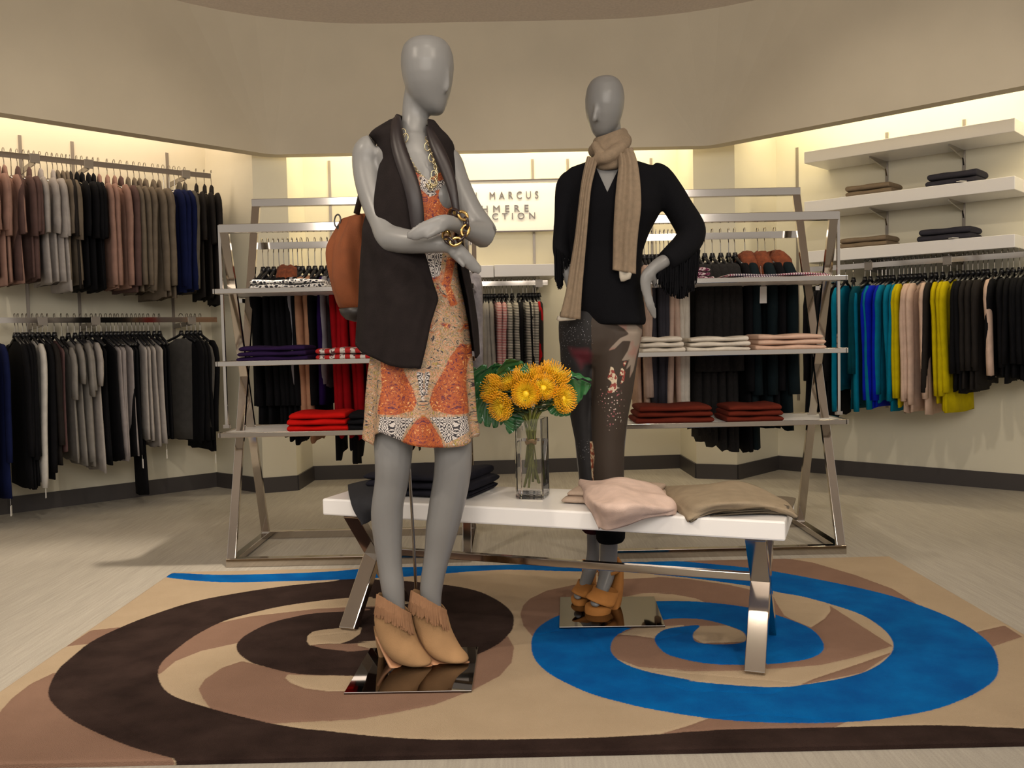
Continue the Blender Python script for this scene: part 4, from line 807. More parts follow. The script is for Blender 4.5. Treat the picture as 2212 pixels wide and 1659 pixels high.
# nose: a shallow ridge ending in a small tip
limb(mb, [(965, 128, Y1 - .043, 5), (967, 160, Y1 - .045, 5), (966, 185, Y1 - .044, 5.5), (963, 194, Y1 - .043, 6), (961, 198, Y1 - .036, 3)])
body1 = remesh(mb, 'mannequin_body', SKIN, M1, .0055, 5, mo1)
base(M1, mo1, [G(743, 1497, .02), G(1019, 1492, .02), G(1033, 1398, .02), G(800, 1400, .02)])
MB().tube([G(905, 1397, .02) - mo1, P(895, 1200, 2.80) - mo1, P(884, 1000, 2.77) - mo1, P(880, 940, 2.72) - mo1], .0048, 10).build('support_pole', CHROME_D, M1, smooth=True)
# dress
dys = [350, 400, 450, 500, 550, 600, 650, 700, 750, 800, 850, 900, 950]
dxl = [862, 848, 848, 850, 846, 840, 830, 820, 808, 800, 796, 794, 790]; dxr = [974, 984, 985, 984, 984, 990, 1000, 1009, 1015, 1018, 1021, 1024, 1032]
ddd = [.092, .118, .112, .10, .095, .102, .112, .118, .122, .124, .126, .13, .135]
hx = [790, 796, 808, 813, 838, 860, 880, 905, 940, 975, 1000, 1032]; hy = [945, 950, 957, 934, 925, 937, 945, 950, 956, 958, 955, 942]
def dress_bot(p_):
    p_ = p_ % 360
    if p_ < 180: return 938
    return float(np.interp(911 + 121 * math.cos(math.radians(p_)), hx, hy))
def dress_top(p_):
    p_ = p_ % 360; return float(np.interp(p_, [0, 180, 232, 262, 285, 300, 330, 360], [350, 350, 360, 388, 404, 390, 366, 350]))
g = wrap(dys, dxl, dxr, ddd, Y1, 0, 360, dress_top, dress_bot, 150, 100, fold=.075, nf=8, fph=1.0, tfold=520, closed=True)
m, t = newmat('dress_print', .65)
a_o, a_m, a_g = t.attr('orange'), t.attr('maze'), t.attr('floral'); px_, py_ = t.attr('fu'), t.attr('fv')
cb = t.n('ShaderNodeCombineXYZ'); t.l(px_, cb.inputs[0]); t.l(py_, cb.inputs[1]); vec = cb.outputs[0]
n1 = t.noise(9, 3, vec, .6, dist=2.5); n2 = t.noise(30, 3, vec, .6, 'Color', dist=1.5)
rmp = t.n('ShaderNodeValToRGB'); t.l(n1, rmp.inputs[0]); e = rmp.color_ramp.elements; e[0].position = .36; e[0].color = (.06, .015, .05, 1); e[1].position = .66; e[1].color = (.72, .42, .16, 1)
for p_, c_ in ((.43, (.22, .03, .02, 1)), (.48, (.52, .12, .012, 1)), (.53, (.16, .03, .03, 1)), (.57, (.56, .15, .015, 1)), (.61, (.34, .05, .02, 1))): x = e.new(p_); x.color = c_
rm2 = t.n('ShaderNodeValToRGB'); t.l(t.noise(4.6, 3, vec, .6, dist=3.0), rm2.inputs[0]); e = rm2.color_ramp.elements; e[0].position = .38; e[0].color = (.03, .02, .03, 1); e[1].position = .70; e[1].color = (.60, .55, .42, 1)
for p_, c_ in ((.41, (.52, .40, .24, 1)), (.445, (.035, .02, .02, 1)), (.475, (.60, .48, .34, 1)), (.505, (.42, .10, .02, 1)), (.54, (.56, .40, .26, 1)), (.565, (.05, .02, .04, 1)), (.60, (.46, .36, .06, 1)), (.64, (.16, .06, .14, 1))): x = e.new(p_); x.color = c_
# maze bands: warped contour lines in black on cream
w1 = t.math('ADD', t.math('PINGPONG', t.math('MULTIPLY', px_, 1.0), .11), t.math('PINGPONG', py_, .07))
w2 = t.math('MAXIMUM', t.math('PINGPONG', px_, .06), t.math('PINGPONG', t.math('ADD', py_, .02), .045))
wsum = t.math('ADD', t.math('ADD', w1, w2), t.math('MULTIPLY', t.noise(7, 2, vec), .16)); mzl = t.math('FRACT', t.math('MULTIPLY', wsum, 17))
maze = t.mix(t.step(mzl, .45, .1), (.02, .015, .02), (.55, .50, .47))
bgp = t.noise(2.6, 2, vec, .5, dist=.6); bg = t.mix(t.math('MULTIPLY', t.step(bgp, .57, .03), t.math('LESS_THAN', py_, 7.3)), rm2.outputs[0], rmp.outputs[0]); bg = t.mix(t.math('MULTIPLY', t.step(t.noise(3.1, 2, vec, .5), .43, .03), .0), bg, maze)
c = t.mix(t.step(a_o, 0, .012), bg, rmp.outputs[0]); c = t.mix(t.step(a_m, 0, .008), c, maze)
t.l(c, t.b.inputs['Base Color']); DRESS = m
dr = grid_mesh('dress', g, DRESS, M1, True, .0025, mo1)
gp = []
for j, row in enumerate(g):
    for i, q in enumerate(row):
        ph_ = math.radians(360 * i / 150); y = dress_top(360 * i / 150) + (dress_bot(360 * i / 150) - dress_top(360 * i / 150)) * j / 100
        x0 = np.interp(y, dys, dxl); x1 = np.interp(y, dys, dxr); sx = (x0 + x1) / 2 + (x1 - x0) / 2 * math.cos(ph_)
        gp.append((sx, y))
gp = np.array(gp); cxm = 918 + (gp[:, 1] - 700) * .02
mx_ = np.abs(gp[:, 0] - np.interp(gp[:, 1], [400, 700, 950], [925, 925, 922])); mp_ = np.stack([mx_, gp[:, 1]], 1)
rawp = gp
def mir(poly): return sdpoly(mp_, poly) / 100.
org = np.maximum.reduce([mir([(95, 745), (70, 742), (52, 770), (40, 800), (20, 835), (12, 862), (20, 880), (60, 890), (95, 888), (84, 830)]), mir([(0, 888), (14, 900), (40, 940), (55, 985), (0, 985)]),
                         mir([(0, 372), (60, 372), (62, 455), (50, 480), (20, 500), (0, 500), (0, 420), (14, 405)]), sdpoly(rawp, [(968, 560), (985, 560), (975, 620), (990, 660), (975, 665), (962, 610)]) / 100, sdpoly(rawp, [(925, 560), (945, 600), (940, 640), (930, 610), (915, 560)]) / 100])
mzz = np.maximum.reduce([mir([(12, 893), (40, 895), (86, 893), (90, 925), (50, 950), (32, 915)]), mir([(2, 500), (40, 500), (30, 600), (0, 610)]), sdpoly(rawp, [(920, 395), (948, 405), (975, 395), (978, 412), (945, 425), (950, 432), (935, 438), (915, 420)]) / 100, mir([(2, 800), (14, 800), (6, 850), (2, 860)])])
set_attr(dr.data, 'orange', org); set_attr(dr.data, 'maze', mzz); set_attr(dr.data, 'floral', mzz * 0)
set_attr(dr.data, 'fu', mx_ / 100.); set_attr(dr.data, 'fv', gp[:, 1] / 100.)
# vest
VEST = mat('vest_brown_black', (.0125, .009, .009), .9, noise=.2, nscale=30, bump=.3, bscale=400, spec=.15); VSAT = mat('vest_satin_lapel', (.012, .007, .008), .45)
vys = [262, 280, 292, 310, 350, 400, 450, 500, 550, 600, 650, 700, 750, 800]
vxl = [842, 812, 798, 816, 823, 813, 797, 786, 781, 778, 776, 772, 769, 767]; vxr = [938, 952, 965, 978, 986, 988, 990, 996, 1004, 1014, 1023, 1030, 1033, 1034]
vxa = [864, 867, 868, 872, 884, 903, 912, 915, 925, 940, 955, 940, 930, 918]; vxb = [926, 928, 930, 938, 957, 975, 984, 990, 993, 1003, 1014, 1021, 1027, 1032]
vdd = [.045, .06, .072, .085, .105, .132, .132, .128, .128, .134, .14, .145, .148, .15]
def vphi(x_, y):
    x0 = np.interp(y, vys, vxl); x1 = np.interp(y, vys, vxr); c_ = max(-.999, min(.999, (x_ - (x0 + x1) / 2) / ((x1 - x0) / 2))); return math.degrees(math.acos(c_))
va = lambda y: 360 - vphi(np.interp(y, vys, vxa), y); vb = lambda y: -vphi(np.interp(y, vys, vxb), y)
vbot = lambda p_: float(np.interp(p_, [-80, -40, 0, 90, 180, 215, 235, 250, 262], [800, 792, 765, 742, 738, 758, 774, 786, 792]))
g = wrap(vys, vxl, vxr, vdd, Y1, va, vb, lambda p_: 263., vbot, 120, 80, fold=.03, nf=7, fph=.4, tfold=480)
for j, row in enumerate(g):      # waterfall fold running down the left panel
    for i, q in enumerate(row):
        u = i / 120; v = j / 80
        if u < .32: q[1] -= .012 * math.exp(-((v - (.55 + .45 * (.16 - u) * 1.2)) / .05) ** 2) + .006 * math.sin(u * 60 + v * 8) * v * (u > .03)
grid_mesh('draped_vest', g, VEST, M1, False, .005, mo1)
mb = MB()
er(mb, [(846, 256, 866, 243, Y1 - .01, .024), (841, 276, 870, 274, Y1 - .055, .024), (842, 312, 873, 306, Y1 - .088, .020), (852, 350, 889, 344, Y1 - .112, .017), (868, 395, 904, 388, Y1 - .132, .013), (878, 430, 914, 424, Y1 - .142, .011), (884, 470, 917, 462, Y1 - .14, .009), (890, 520, 918, 512, Y1 - .136, .005)], 14)
mb.build('lapel', VSAT, M1, smooth=True, sub=1, loc=None).location = tuple(-mo1)
mb = MB(); er(mb, [(917, 266, 934, 276, Y1 - .03, .022), (920, 296, 948, 298, Y1 - .066, .020), (933, 335, 966, 330, Y1 - .098, .017), (951, 372, 980, 366, Y1 - .11, .013), (965, 405, 988, 400, Y1 - .13, .011), (975, 440, 992, 438, Y1 - .138, .009), (982, 475, 995, 472, Y1 - .138, .005)], 14)
mb.build('lapel', VSAT, M1, smooth=True, sub=1).location = tuple(-mo1)
mb = MB(); mb.tube([P(856, 254, Y1 - .01) - mo1, P(860, 258, Y1 + .05) - mo1, P(880, 268, Y1 + .085) - mo1, P(912, 276, Y1 + .07) - mo1, P(926, 276, Y1 - .01) - mo1], [.012, .014, .014, .013, .010], 10, [.02, .022, .024, .022, .018]); mb.build('collar', VSAT, M1, smooth=True, sub=1)
# necklace
mb = MB()
def chain(pts, Y, n, a, b, r):
    p = spline([P(x, y, Y_) for x, y, Y_ in pts], 12); d = np.r_[0, np.cumsum(np.linalg.norm(np.diff(p, axis=0), axis=1))]; s = np.linspace(0, d[-1], n)
    q = np.stack([np.interp(s, d, p[:, k]) for k in range(3)], 1)
    for i in range(n):
        t_ = q[min(i + 1, n - 1)] - q[max(i - 1, 0)]; link_ring(mb, q[i] - mo1, t_, (0, 1, .2) if i % 2 else (1, .6, .2), a, b, r, 10, 5)
chain([(866, 283, 2.60), (872, 310, 2.585), (885, 345, 2.57), (906, 376, 2.555), (926, 394, 2.545), (936, 402, 2.54), (941, 396, 2.54), (943, 375, 2.55), (938, 350, 2.56), (928, 318, 2.585), (922, 300, 2.60)], 0, 44, .0078, .0042, .0011)
chain([(864, 290, 2.60), (869, 318, 2.585), (880, 352, 2.57), (898, 380, 2.555), (918, 398, 2.545), (930, 408, 2.54)], 0, 22, .0078, .0042, .0011)
for x, y, Y_, tx in ((870, 288, 2.592, .2), (875, 298, 2.588, .3), (938, 378, 2.542, .0), (936, 392, 2.538, -.3), (924, 316, 2.582, .1), (933, 340, 2.562, .2)): link_ring(mb, P(x, y, Y_) - mo1, (tx, 0, 1), (.2, 1, 0), .013, .009, .0015, 14, 6)
mb.build('necklace', PALEGOLD, M1, smooth=True)
# bracelet
mb = MB(); mg = MB()
bp_ = [(984, 460, 2.47), (1000, 466, 2.455), (1007, 482, 2.45), (1005, 498, 2.445), (997, 512, 2.44), (984, 522, 2.435), (970, 520, 2.435), (964, 508, 2.45), (968, 470, 2.50), (976, 460, 2.49)]
p = spline([P(*q) for q in bp_], 4, True); idx = np.linspace(0, len(p), 11)[:-1].astype(int)
for k, i in enumerate(idx):
    t_ = p[(i + 2) % len(p)] - p[i - 2]; link_ring(mg if k % 2 else mb, p[i] - mo1, t_, (0, 1, 0) if k % 2 else (.8, .5, .3), .0155, .0095, .0042, 14, 8)
br = mb.build('bracelet', TORT, M1, smooth=True); mg.build('gold_links', GOLD, br, smooth=True)
# boots
def boot(pairs, heel, sole, fr_edge, parent, o, Ys):
    pairs = [q if i < 4 else (q[0], q[1] + 5, q[2], q[3] + 4, q[4] - .018, q[5]) for i, q in enumerate(pairs)]; sole = [(q[0], q[1] + 5, q[2], q[3] + 5, q[4] - .018, q[5]) if i > 1 else q for i, q in enumerate(sole)]
    b = empty('ankle_boot', (0, 0, 0)); b.parent = parent
    mb = MB(); er(mb, [(a_, b_, c_, d_, Y_, r_) for (a_, b_, c_, d_, Y_, r_) in pairs], 22)
    mb2 = MB(); mb2.v = [tuple(np.array(v) - o) for v in mb.v]; mb2.f = mb.f; mb2.m = mb.m
    # open the top
    mb2.f = [f for f in mb2.f if len(f) < 10 or min(f) != 0]; mb2.m = [0] * len(mb2.f)
    up = mb2.build('upper', SUEDE, parent, smooth=True, solid=.004, sub=1); bpy.data.objects.remove(b)
    mb = MB(); er(mb, heel, 12); mb.v = [tuple(np.array(v) - o) for v in mb.v]; mb.build('heel', SUEDE, up, smooth=True, bevel=.001)
    mb = MB(); er(mb, sole, 14); mb.v = [tuple(np.array(v) - o) for v in mb.v]; mb.build('sole', SOLE, up, smooth=True)
    mb = MB(); rn = rng
    for k in range(84):      # fringe strands round the front half of the shaft edge
        u = k / 83; a = math.radians(175 + 190 * u); (x1, y1, x2, y2, Y_, r_) = fr_edge
        xm, ym, hxx, hyy = (x1 + x2) / 2, (y1 + y2) / 2, (x2 - x1) / 2, (y2 - y1) / 2
        sx = xm + hxx * math.cos(a) * 1.03; sy = ym + hyy * math.cos(a) + 3 + (rn.uniform(-1, 1)); Yt = Y_ + r_ * math.sin(a) * 1.06
        L_ = rn.uniform(36, 46); dx = math.cos(a) * 6 + rn.uniform(-2, 3)
        p0 = P(sx, sy - 3, Yt + .001) - o; p1 = P(sx + dx * .4, sy + L_ * .5, Yt - .010 + .006 * math.cos(a)) - o; p2 = P(sx + dx, sy + L_, Yt - .014) - o
        mb.tube([p0, p1, p2], [.0030, .0030, .0022], 4, [.0009, .0009, .0008])
    mb.build('fringe', SUEDE_F, up)
Lp = [(817, 1280, 884, 1322, 2.665, .042), (811, 1308, 890, 1340, 2.665, .043), (808, 1338, 895, 1360, 2.66, .042), (813, 1368, 901, 1382, 2.66, .040), (829, 1398, 912, 1397, 2.66, .038), (848, 1420, 920, 1408, 2.66, .038), (874, 1430, 928, 1417, 2.658, .037), (902, 1431, 931, 1422, 2.655, .029), (920, 1431, 932, 1426, 2.652, .014)]
boot(Lp, [(807, 1352, 836, 1385, 2.69, .028), (810, 1376, 836, 1396, 2.70, .022), (814, 1398, 832, 1402, 2.71, .018), (818, 1418, 832, 1418, 2.72, .015), (818, 1426, 832, 1426, 2.722, .015)],
     [(811, 1372, 820, 1371, 2.69, .022), (826, 1404, 835, 1399, 2.68, .032), (843, 1434, 851, 1422, 2.67, .037), (868, 1445, 869, 1430, 2.66, .043), (896, 1445, 896, 1430, 2.656, .041), (918, 1443, 918, 1430, 2.652, .032), (934, 1439, 934, 1430, 2.65, .014)], (816, 1284, 886, 1326, 2.665, .044), M1, mo1, 0)
Rp = [(892, 1272, 961, 1314, 2.70, .041), (888, 1306, 968, 1334, 2.70, .042), (890, 1336, 973, 1358, 2.695, .040), (900, 1364, 984, 1380, 2.69, .039), (916, 1394, 996, 1397, 2.685, .038), (934, 1414, 1003, 1404, 2.68, .037), (958, 1422, 1009, 1411, 2.675, .036), (984, 1424, 1011, 1416, 2.67, .028), (1000, 1424, 1012, 1420, 2.668, .014)]
boot(Rp, [(893, 1348, 918, 1378, 2.72, .026), (896, 1370, 916, 1388, 2.735, .020), (902, 1390, 914, 1392, 2.75, .014), (903, 1406, 913, 1406, 2.76, .013), (903, 1414, 913, 1414, 2.762, .013)],
     [(896, 1364, 904, 1362, 2.72, .020), (911, 1396, 920, 1390, 2.70, .030), (928, 1425, 936, 1414, 2.69, .036), (950, 1437, 951, 1422, 2.68, .042), (978, 1438, 978, 1423, 2.675, .040), (1000, 1436, 1000, 1424, 2.67, .030), (1014, 1432, 1014, 1424, 2.668, .013)], (890, 1276, 962, 1318, 2.70, .043), M1, mo1, 0)

# ---- backpack hanging behind the shoulder
SUB = mat('brown_suede_bag', (.19, .05, .012), .85, noise=.28, nscale=9, bump=.3, bscale=400, sheen=.3); LTH = mat('dark_leather', (.02, .016, .015), .45)
YB = 2.93; bo_ = P(760, 690, YB)
bag = empty('backpack', bo_); tag(bag, 'rust-brown suede backpack with black base, behind the arm of the vested mannequin', 'bag')
mb = MB(); pr = [(741, 470, 800, 455, .03), (736, 484, 806, 474, .05), (724, 510, 812, 502, .075), (712, 532, 820, 530, .09), (709, 560, 826, 560, .10), (710, 595, 826, 598, .105), (715, 625, 824, 632, .10), (724, 652, 816, 658, .09), (737, 676, 806, 676, .075)]
er(mb, [(a_, b_, c_, d_, YB, r_) for a_, b_, c_, d_, r_ in pr], 40)
for k, v in enumerate(mb.v):
    a = (k % 40) / 40 * 2 * math.pi; j = k // 40; f_ = .013 * math.sin(a * 4 + j * .45 + .8) + .006 * math.sin(a * 9 - j * .8 + 1); c_ = P((pr[j][0] + pr[j][2]) / 2, (pr[j][1] + pr[j][3]) / 2, YB) if j < len(pr) else np.array(v)
    d_ = np.array(v) - c_; l_ = np.linalg.norm(d_) + 1e-6; w_f = .3 if j > 6 else 1; mb.v[k] = tuple(np.array(v) + d_ / l_ * f_ * w_f - bo_)
mb.build('bag_body', SUB, bag, smooth=True, sub=1)
mb = MB(); er(mb, [(733, 668, 812, 664, YB, .083), (738, 680, 808, 680, YB, .078), (748, 690, 800, 692, YB, .065), (765, 695, 785, 696, YB, .03)], 24); mb.v = [tuple(np.array(v) - bo_) for v in mb.v]; mb.build('bag_base', LTH, bag, smooth=True)
mb = MB(); link_ring(mb, P(729, 477, YB - .02) - bo_, (.1, 0, 1), (.3, 1, 0), .020, .011, .0028, 16, 6); mb.build('ring', mat('dark_metal', (.10, .09, .09), .3, .9), bag, smooth=True)
MB().tube([P(731, 488, YB - .02) - bo_, P(734, 500, YB - .025) - bo_, P(728, 510, YB - .03) - bo_], [.006, .007, .004], 8).build('buckle_strap', LTH, bag, smooth=True)
MB().tube([P(770, 462, YB - .05) - bo_, P(790, 380, YB - .12) - bo_, P(806, 310, YB - .16) - bo_, P(812, 296, YB - .20) - bo_], [.010] * 4, 8, [.003] * 4).build('shoulder_strap', LTH, bag, smooth=True)

# ---- mannequin in black sweater, scarf and printed trousers
Y2 = 3.16
mo2 = np.array([.33, 3.13, RZ]); M2 = empty('mannequin', mo2); tag(M2, 'grey mannequin, hands on hips, in black fringed sweater, scarf and printed trousers, behind the bench', 'mannequin')
M2['label'] = 'grey mannequin, hands on hips, in black sweater, beige scarf and printed trousers, behind the bench'
mb = MB()
rows_er(mb, [(167, 1296, 1320, .022), (170, 1285, 1330, .045), (176, 1276, 1338, .062), (190, 1268, 1345.5, .08), (212, 1264, 1349, .09), (235, 1264.5, 1347, .088), (255, 1268, 1342, .078), (272, 1273.5, 1335, .064), (285, 1279, 1328, .05), (294, 1286, 1321, .036), (299.5, 1296, 1314, .018)], Y2, 28)
limb(mb, [(1316, 265, Y2 + .02, 24), (1318, 300, Y2 + .02, 25), (1319, 330, Y2 + .015, 26), (1320, 350, Y2, 31), (1320, 365, Y2, 40)])
rows_er(mb, [(345, 1290, 1350, .045), (358, 1260, 1385, .058), (372, 1236, 1420, .07), (395, 1236, 1425, .085), (430, 1238, 1420, .105), (470, 1243, 1408, .10), (520, 1248, 1385, .085), (590, 1245, 1375, .09), (660, 1240, 1380, .10), (720, 1238, 1378, .10)], Y2)
limb(mb, [(1289, 215, Y2 - .066, 5), (1287, 235, Y2 - .069, 5), (1285, 252, Y2 - .068, 6), (1284, 259, Y2 - .066, 6), (1284, 263, Y2 - .060, 3)])
limb(mb, [(1416, 388, Y2, 22), (1442, 420, Y2, 20), (1468, 457, Y2, 15), (1489, 497, Y2 - .01, 13), (1476, 524, Y2 - .04, 13), (1452, 552, Y2 - .08, 14), (1425, 570, Y2 - .12, 15), (1408, 583, Y2 - .135, 13), (1397, 598, Y2 - .14, 14, .6), (1394, 615, Y2 - .14, 12, .6), (1399, 640, Y2 - .14, 10.5, .5), (1405, 660, Y2 - .14, 10, .45), (1412, 678, Y2 - .13, 8, .45), (1416, 689, Y2 - .13, 4, .45)])
limb(mb, [(1404, 592, Y2 - .145, 9), (1413, 606, Y2 - .12, 7), (1416, 622, Y2 - .10, 5)])
limb(mb, [(1238, 388, Y2, 22), (1226, 425, Y2, 19), (1219, 470, Y2, 17), (1214, 510, Y2 + .01, 17), (1212, 540, Y2 + .0, 15), (1218, 565, Y2 - .03, 12), (1224, 585, Y2 - .05, 11, .6), (1232, 615, Y2 - .05, 11, .5), (1240, 645, Y2 - .04, 8, .5)])
limb(mb, [(1270, 700, Y2, 32), (1262, 850, Y2 + .03, 26), (1266, 1000, Y2 + .05, 20), (1278, 1120, Y2 + .06, 15), (1281, 1165, Y2 + .08, 13.5), (1281, 1200, Y2 + .10, 14.5), (1276, 1226, Y2 + .11, 15), (1268, 1250, Y2 + .09, 14.5), (1258, 1272, Y2 + .06, 12), (1252, 1284, Y2 + .05, 10)])
limb(mb, [(1340, 700, Y2, 38), (1330, 850, Y2 - .01, 32), (1322, 1000, Y2 - .01, 25), (1317, 1120, Y2 - .01, 20), (1316, 1170, Y2 + .01, 19), (1315, 1203, Y2 + .04, 19), (1313, 1228, Y2 + .05, 18.5), (1308, 1252, Y2 + .02, 17), (1300, 1276, Y2 - .02, 14), (1295, 1292, Y2 - .04, 11)])
remesh(mb, 'mannequin_body', SKIN, M2, .0055, 4, mo2)
base(M2, mo2, [G(1208, 1355, .02), G(1437, 1352, .02), G(1413, 1289, .02), G(1210, 1290, .02)])
KN = mat('black_knit', (.004, .004, .0055), .9, bump=.3, bscale=400, spec=.12)
# sweater
mb = MB()
rows_er(mb, [(343, 1285, 1356, .055), (352, 1262, 1385, .066), (364, 1228, 1425, .08), (380, 1222, 1437, .092), (400, 1224, 1437, .105), (430, 1226, 1433, .122), (460, 1230, 1426, .126), (500, 1234, 1404, .112), (540, 1237, 1389, .102), (590, 1232, 1384, .11), (630, 1230, 1387, .12), (665, 1236, 1392, .125), (690, 1247, 1395, .128), (702, 1258, 1394, .126)], Y2, 30)
limb(mb, [(1240, 385, Y2, 24), (1228, 402, Y2, 27), (1222, 430, Y2, 24), (1218, 470, Y2, 21), (1214, 508, Y2 + .005, 19.5), (1211, 532, Y2, 18), (1213, 548, Y2 - .01, 18), (1216, 566, Y2 - .025, 17)])
limb(mb, [(1405, 380, Y2, 30), (1421, 388, Y2, 34), (1447, 420, Y2, 32), (1468, 453, Y2, 31), (1488, 486, Y2 - .005, 32), (1494, 505, Y2 - .015, 31), (1482, 528, Y2 - .04, 30), (1458, 550, Y2 - .075, 27), (1436, 566, Y2 - .105, 22)])
def vcut(co):
    if co[1] > Y2 - .01: return False
    d = np.array(co) - CAMP; w_ = d @ Fv; x = CX + FPX * (d @ Rv) / w_; y = CY - FPX * (d @ Uv) / w_
    return y < 415 and (x - 1312) < (415 - y) * (33 / 70.) and (x - 1312) > -(415 - y) * (32 / 70.)
sw = remesh(mb, 'fringed_sweater', KN, M2, .006, 6, mo2)
bm = bmesh.new(); bm.from_mesh(sw.data)
vb, vl, vr_ = ray(1312, 415), ray(1280, 345), ray(1345, 345)
for n_ in (np.cross(vb, vl), np.cross(vb, vr_)):
    bmesh.ops.bisect_plane(bm, geom=bm.verts[:] + bm.edges[:] + bm.faces[:], plane_co=Vector(CAMP - mo2), plane_no=Vector(n_).normalized())
kill = []
for f in bm.faces:
    c_ = np.array(f.calc_center_median()) + mo2
    if c_[1] < Y2 - .01 and vcut(c_): kill.append(f)
bmesh.ops.delete(bm, geom=kill, context='FACES'); bm.to_mesh(sw.data); bm.free()
mb = MB()
for k in range(620):
    u = rng.uniform(0, 1); lay_ = rng.uniform(-1, 1)
    x0 = 1420 + 92 * u + rng.uniform(-1, 1); y0 = 566 - 24 * u + rng.uniform(-10, 8) + (14 * math.sin(u * 3.1)); yb = np.interp(u, [0, .12, .3, .5, .7, .85, 1], [598, 618, 630, 638, 636, 622, 580]) + rng.uniform(-22, 9)
    Yt = Y2 - .10 + .07 * u + lay_ * .035; dx = rng.uniform(-3, 3) - 3 * u
    mb.tube([P(x0, y0, Yt) - mo2, P(x0 + dx * .5, (y0 + yb) / 2, Yt - .004) - mo2, P(x0 + dx, yb, Yt - .002) - mo2], .0017, 4)
for k in range(14):
    x0 = rng.uniform(1418, 1426); Yt = Y2 - .12; mb.tube([P(x0, 572, Yt) - mo2, P(x0 - 2, rng.uniform(600, 618), Yt) - mo2], .0014, 4)
mb.build('sleeve_fringe', KN, M2)
mb = MB()
for k in range(260):
    u = rng.uniform(0, 1); x0 = 1197 + 30 * u; y0 = 540 + 20 * u + rng.uniform(-8, 5); yb = np.interp(u, [0, .3, .5, .65, 1], [600, 622, 618, 585, 572]) + rng.uniform(-8, 5); Yt = Y2 - .03 + rng.uniform(-.04, .04)
    mb.tube([P(x0, y0, Yt) - mo2, P(x0 + 1, (y0 + yb) / 2, Yt) - mo2, P(x0 + rng.uniform(0, 4), yb, Yt) - mo2], .0016, 4)
mb.build('sleeve_fringe', KN, M2)
# trousers
mb = MB()
er(mb, [(1209, 672, 1388, 672, Y2, .10), (1206, 705, 1388, 705, Y2, .108), (1207, 735, 1383, 735, Y2, .106), (1212, 765, 1375, 765, Y2, .092), (1225, 790, 1360, 790, Y2, .06)], 28)
er(mb, [(1207, 715, 1300, 715, Y2 + .015, .095), (1211, 783, 1288, 783, Y2 + .02, .085), (1222, 840, 1285, 840, Y2 + .03, .075), (1231, 898, 1283, 898, Y2 + .035, .068), (1243, 956, 1284, 956, Y2 + .04, .062), (1250, 1014, 1286, 1014, Y2 + .04, .058), (1254, 1080, 1292, 1080, Y2 + .04, .052), (1259, 1147, 1298, 1147, Y2 + .035, .048)], 22)
er(mb, [(1276, 715, 1388, 715, Y2 - .01, .10), (1277, 783, 1376, 783, Y2 - .015, .09), (1277, 840, 1368, 840, Y2 - .015, .085), (1277, 898, 1357, 898, Y2 - .015, .078), (1278, 956, 1349, 956, Y2 - .015, .07), (1280, 1014, 1348, 1014, Y2 - .015, .066), (1284, 1080, 1348, 1080, Y2 - .015, .062), (1288, 1140, 1348, 1140, Y2 - .015, .058)], 22)
tr = remesh(mb, 'printed_trousers', None, M2, .006, 9, mo2)
co = np.array([v.co[:] for v in tr.data.vertices]) + mo2; d_ = co - CAMP; w_ = d_ @ Fv; sx = CX + FPX * (d_ @ Rv) / w_; sy = CY - FPX * (d_ @ Uv) / w_; back = co[:, 1] > Y2 + .02; sp_ = np.stack([sx, sy], 1)
zt = lambda p: [(1160 + a / 3.455, 580 + b / 3.455) for a, b in p]
pale = sdpoly(sp_, zt([(530, 375), (600, 375), (740, 420), (800, 470), (770, 560), (745, 640), (720, 760), (690, 820), (700, 720), (660, 760), (690, 680), (630, 690), (680, 610), (700, 540), (640, 540), (580, 600), (530, 615), (560, 580), (620, 520), (690, 490), (650, 450), (570, 400)]))
rose = sdpoly(sp_, zt([(240, 590), (300, 600), (380, 600), (410, 640), (400, 700), (350, 710), (330, 750), (300, 690), (260, 640)]))
bird = np.maximum.reduce([sdpoly(sp_, zt(q)) for q in ([(550, 730), (570, 740), (580, 780), (600, 810), (595, 850), (600, 900), (560, 930), (520, 930), (545, 880), (560, 850), (525, 820), (540, 780)], [(630, 735), (660, 770), (650, 840), (620, 870), (640, 800), (615, 800)], [(640, 700), (670, 690), (650, 740)])])
leg2 = sdpoly(sp_, zt([(395, 1290), (415, 1290), (430, 1400), (420, 1500), (425, 1600), (410, 1560), (400, 1420)]))
spl = np.maximum(1 - np.abs(sdpoly(sp_, zt([(470, 900), (600, 880), (640, 960), (640, 1100), (590, 1220), (540, 1200), (520, 1050), (470, 1010)]))) / 60, 0) * 0 + sdpoly(sp_, zt([(470, 900), (600, 880), (640, 960), (640, 1100), (590, 1220), (540, 1200), (520, 1050), (470, 1010)]))
stars = sdpoly(sp_, zt([(160, 420), (400, 380), (410, 560), (250, 560), (240, 720), (170, 640)]))
stars = np.maximum(stars, sdpoly(sp_, zt([(290, 1290), (390, 1290), (390, 1420), (310, 1420)])))
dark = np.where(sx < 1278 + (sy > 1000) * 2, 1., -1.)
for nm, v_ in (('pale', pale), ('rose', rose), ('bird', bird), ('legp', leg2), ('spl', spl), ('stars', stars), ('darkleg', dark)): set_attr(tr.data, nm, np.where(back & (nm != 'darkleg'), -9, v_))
m, t = newmat('trouser_print', .7); tc = t.n('ShaderNodeTexCoord'); ov = tc.outputs['Object']
st = lambda nm, w_=1.0: t.step(t.attr(nm), 0, w_)
vo = t.n('ShaderNodeTexVoronoi'); vo.inputs['Scale'].default_value = 110; t.l(ov, vo.inputs['Vector']); dots = t.math('LESS_THAN', vo.outputs['Distance'], .27); nz_ = t.noise(70, 2, ov, .5, 'Color')
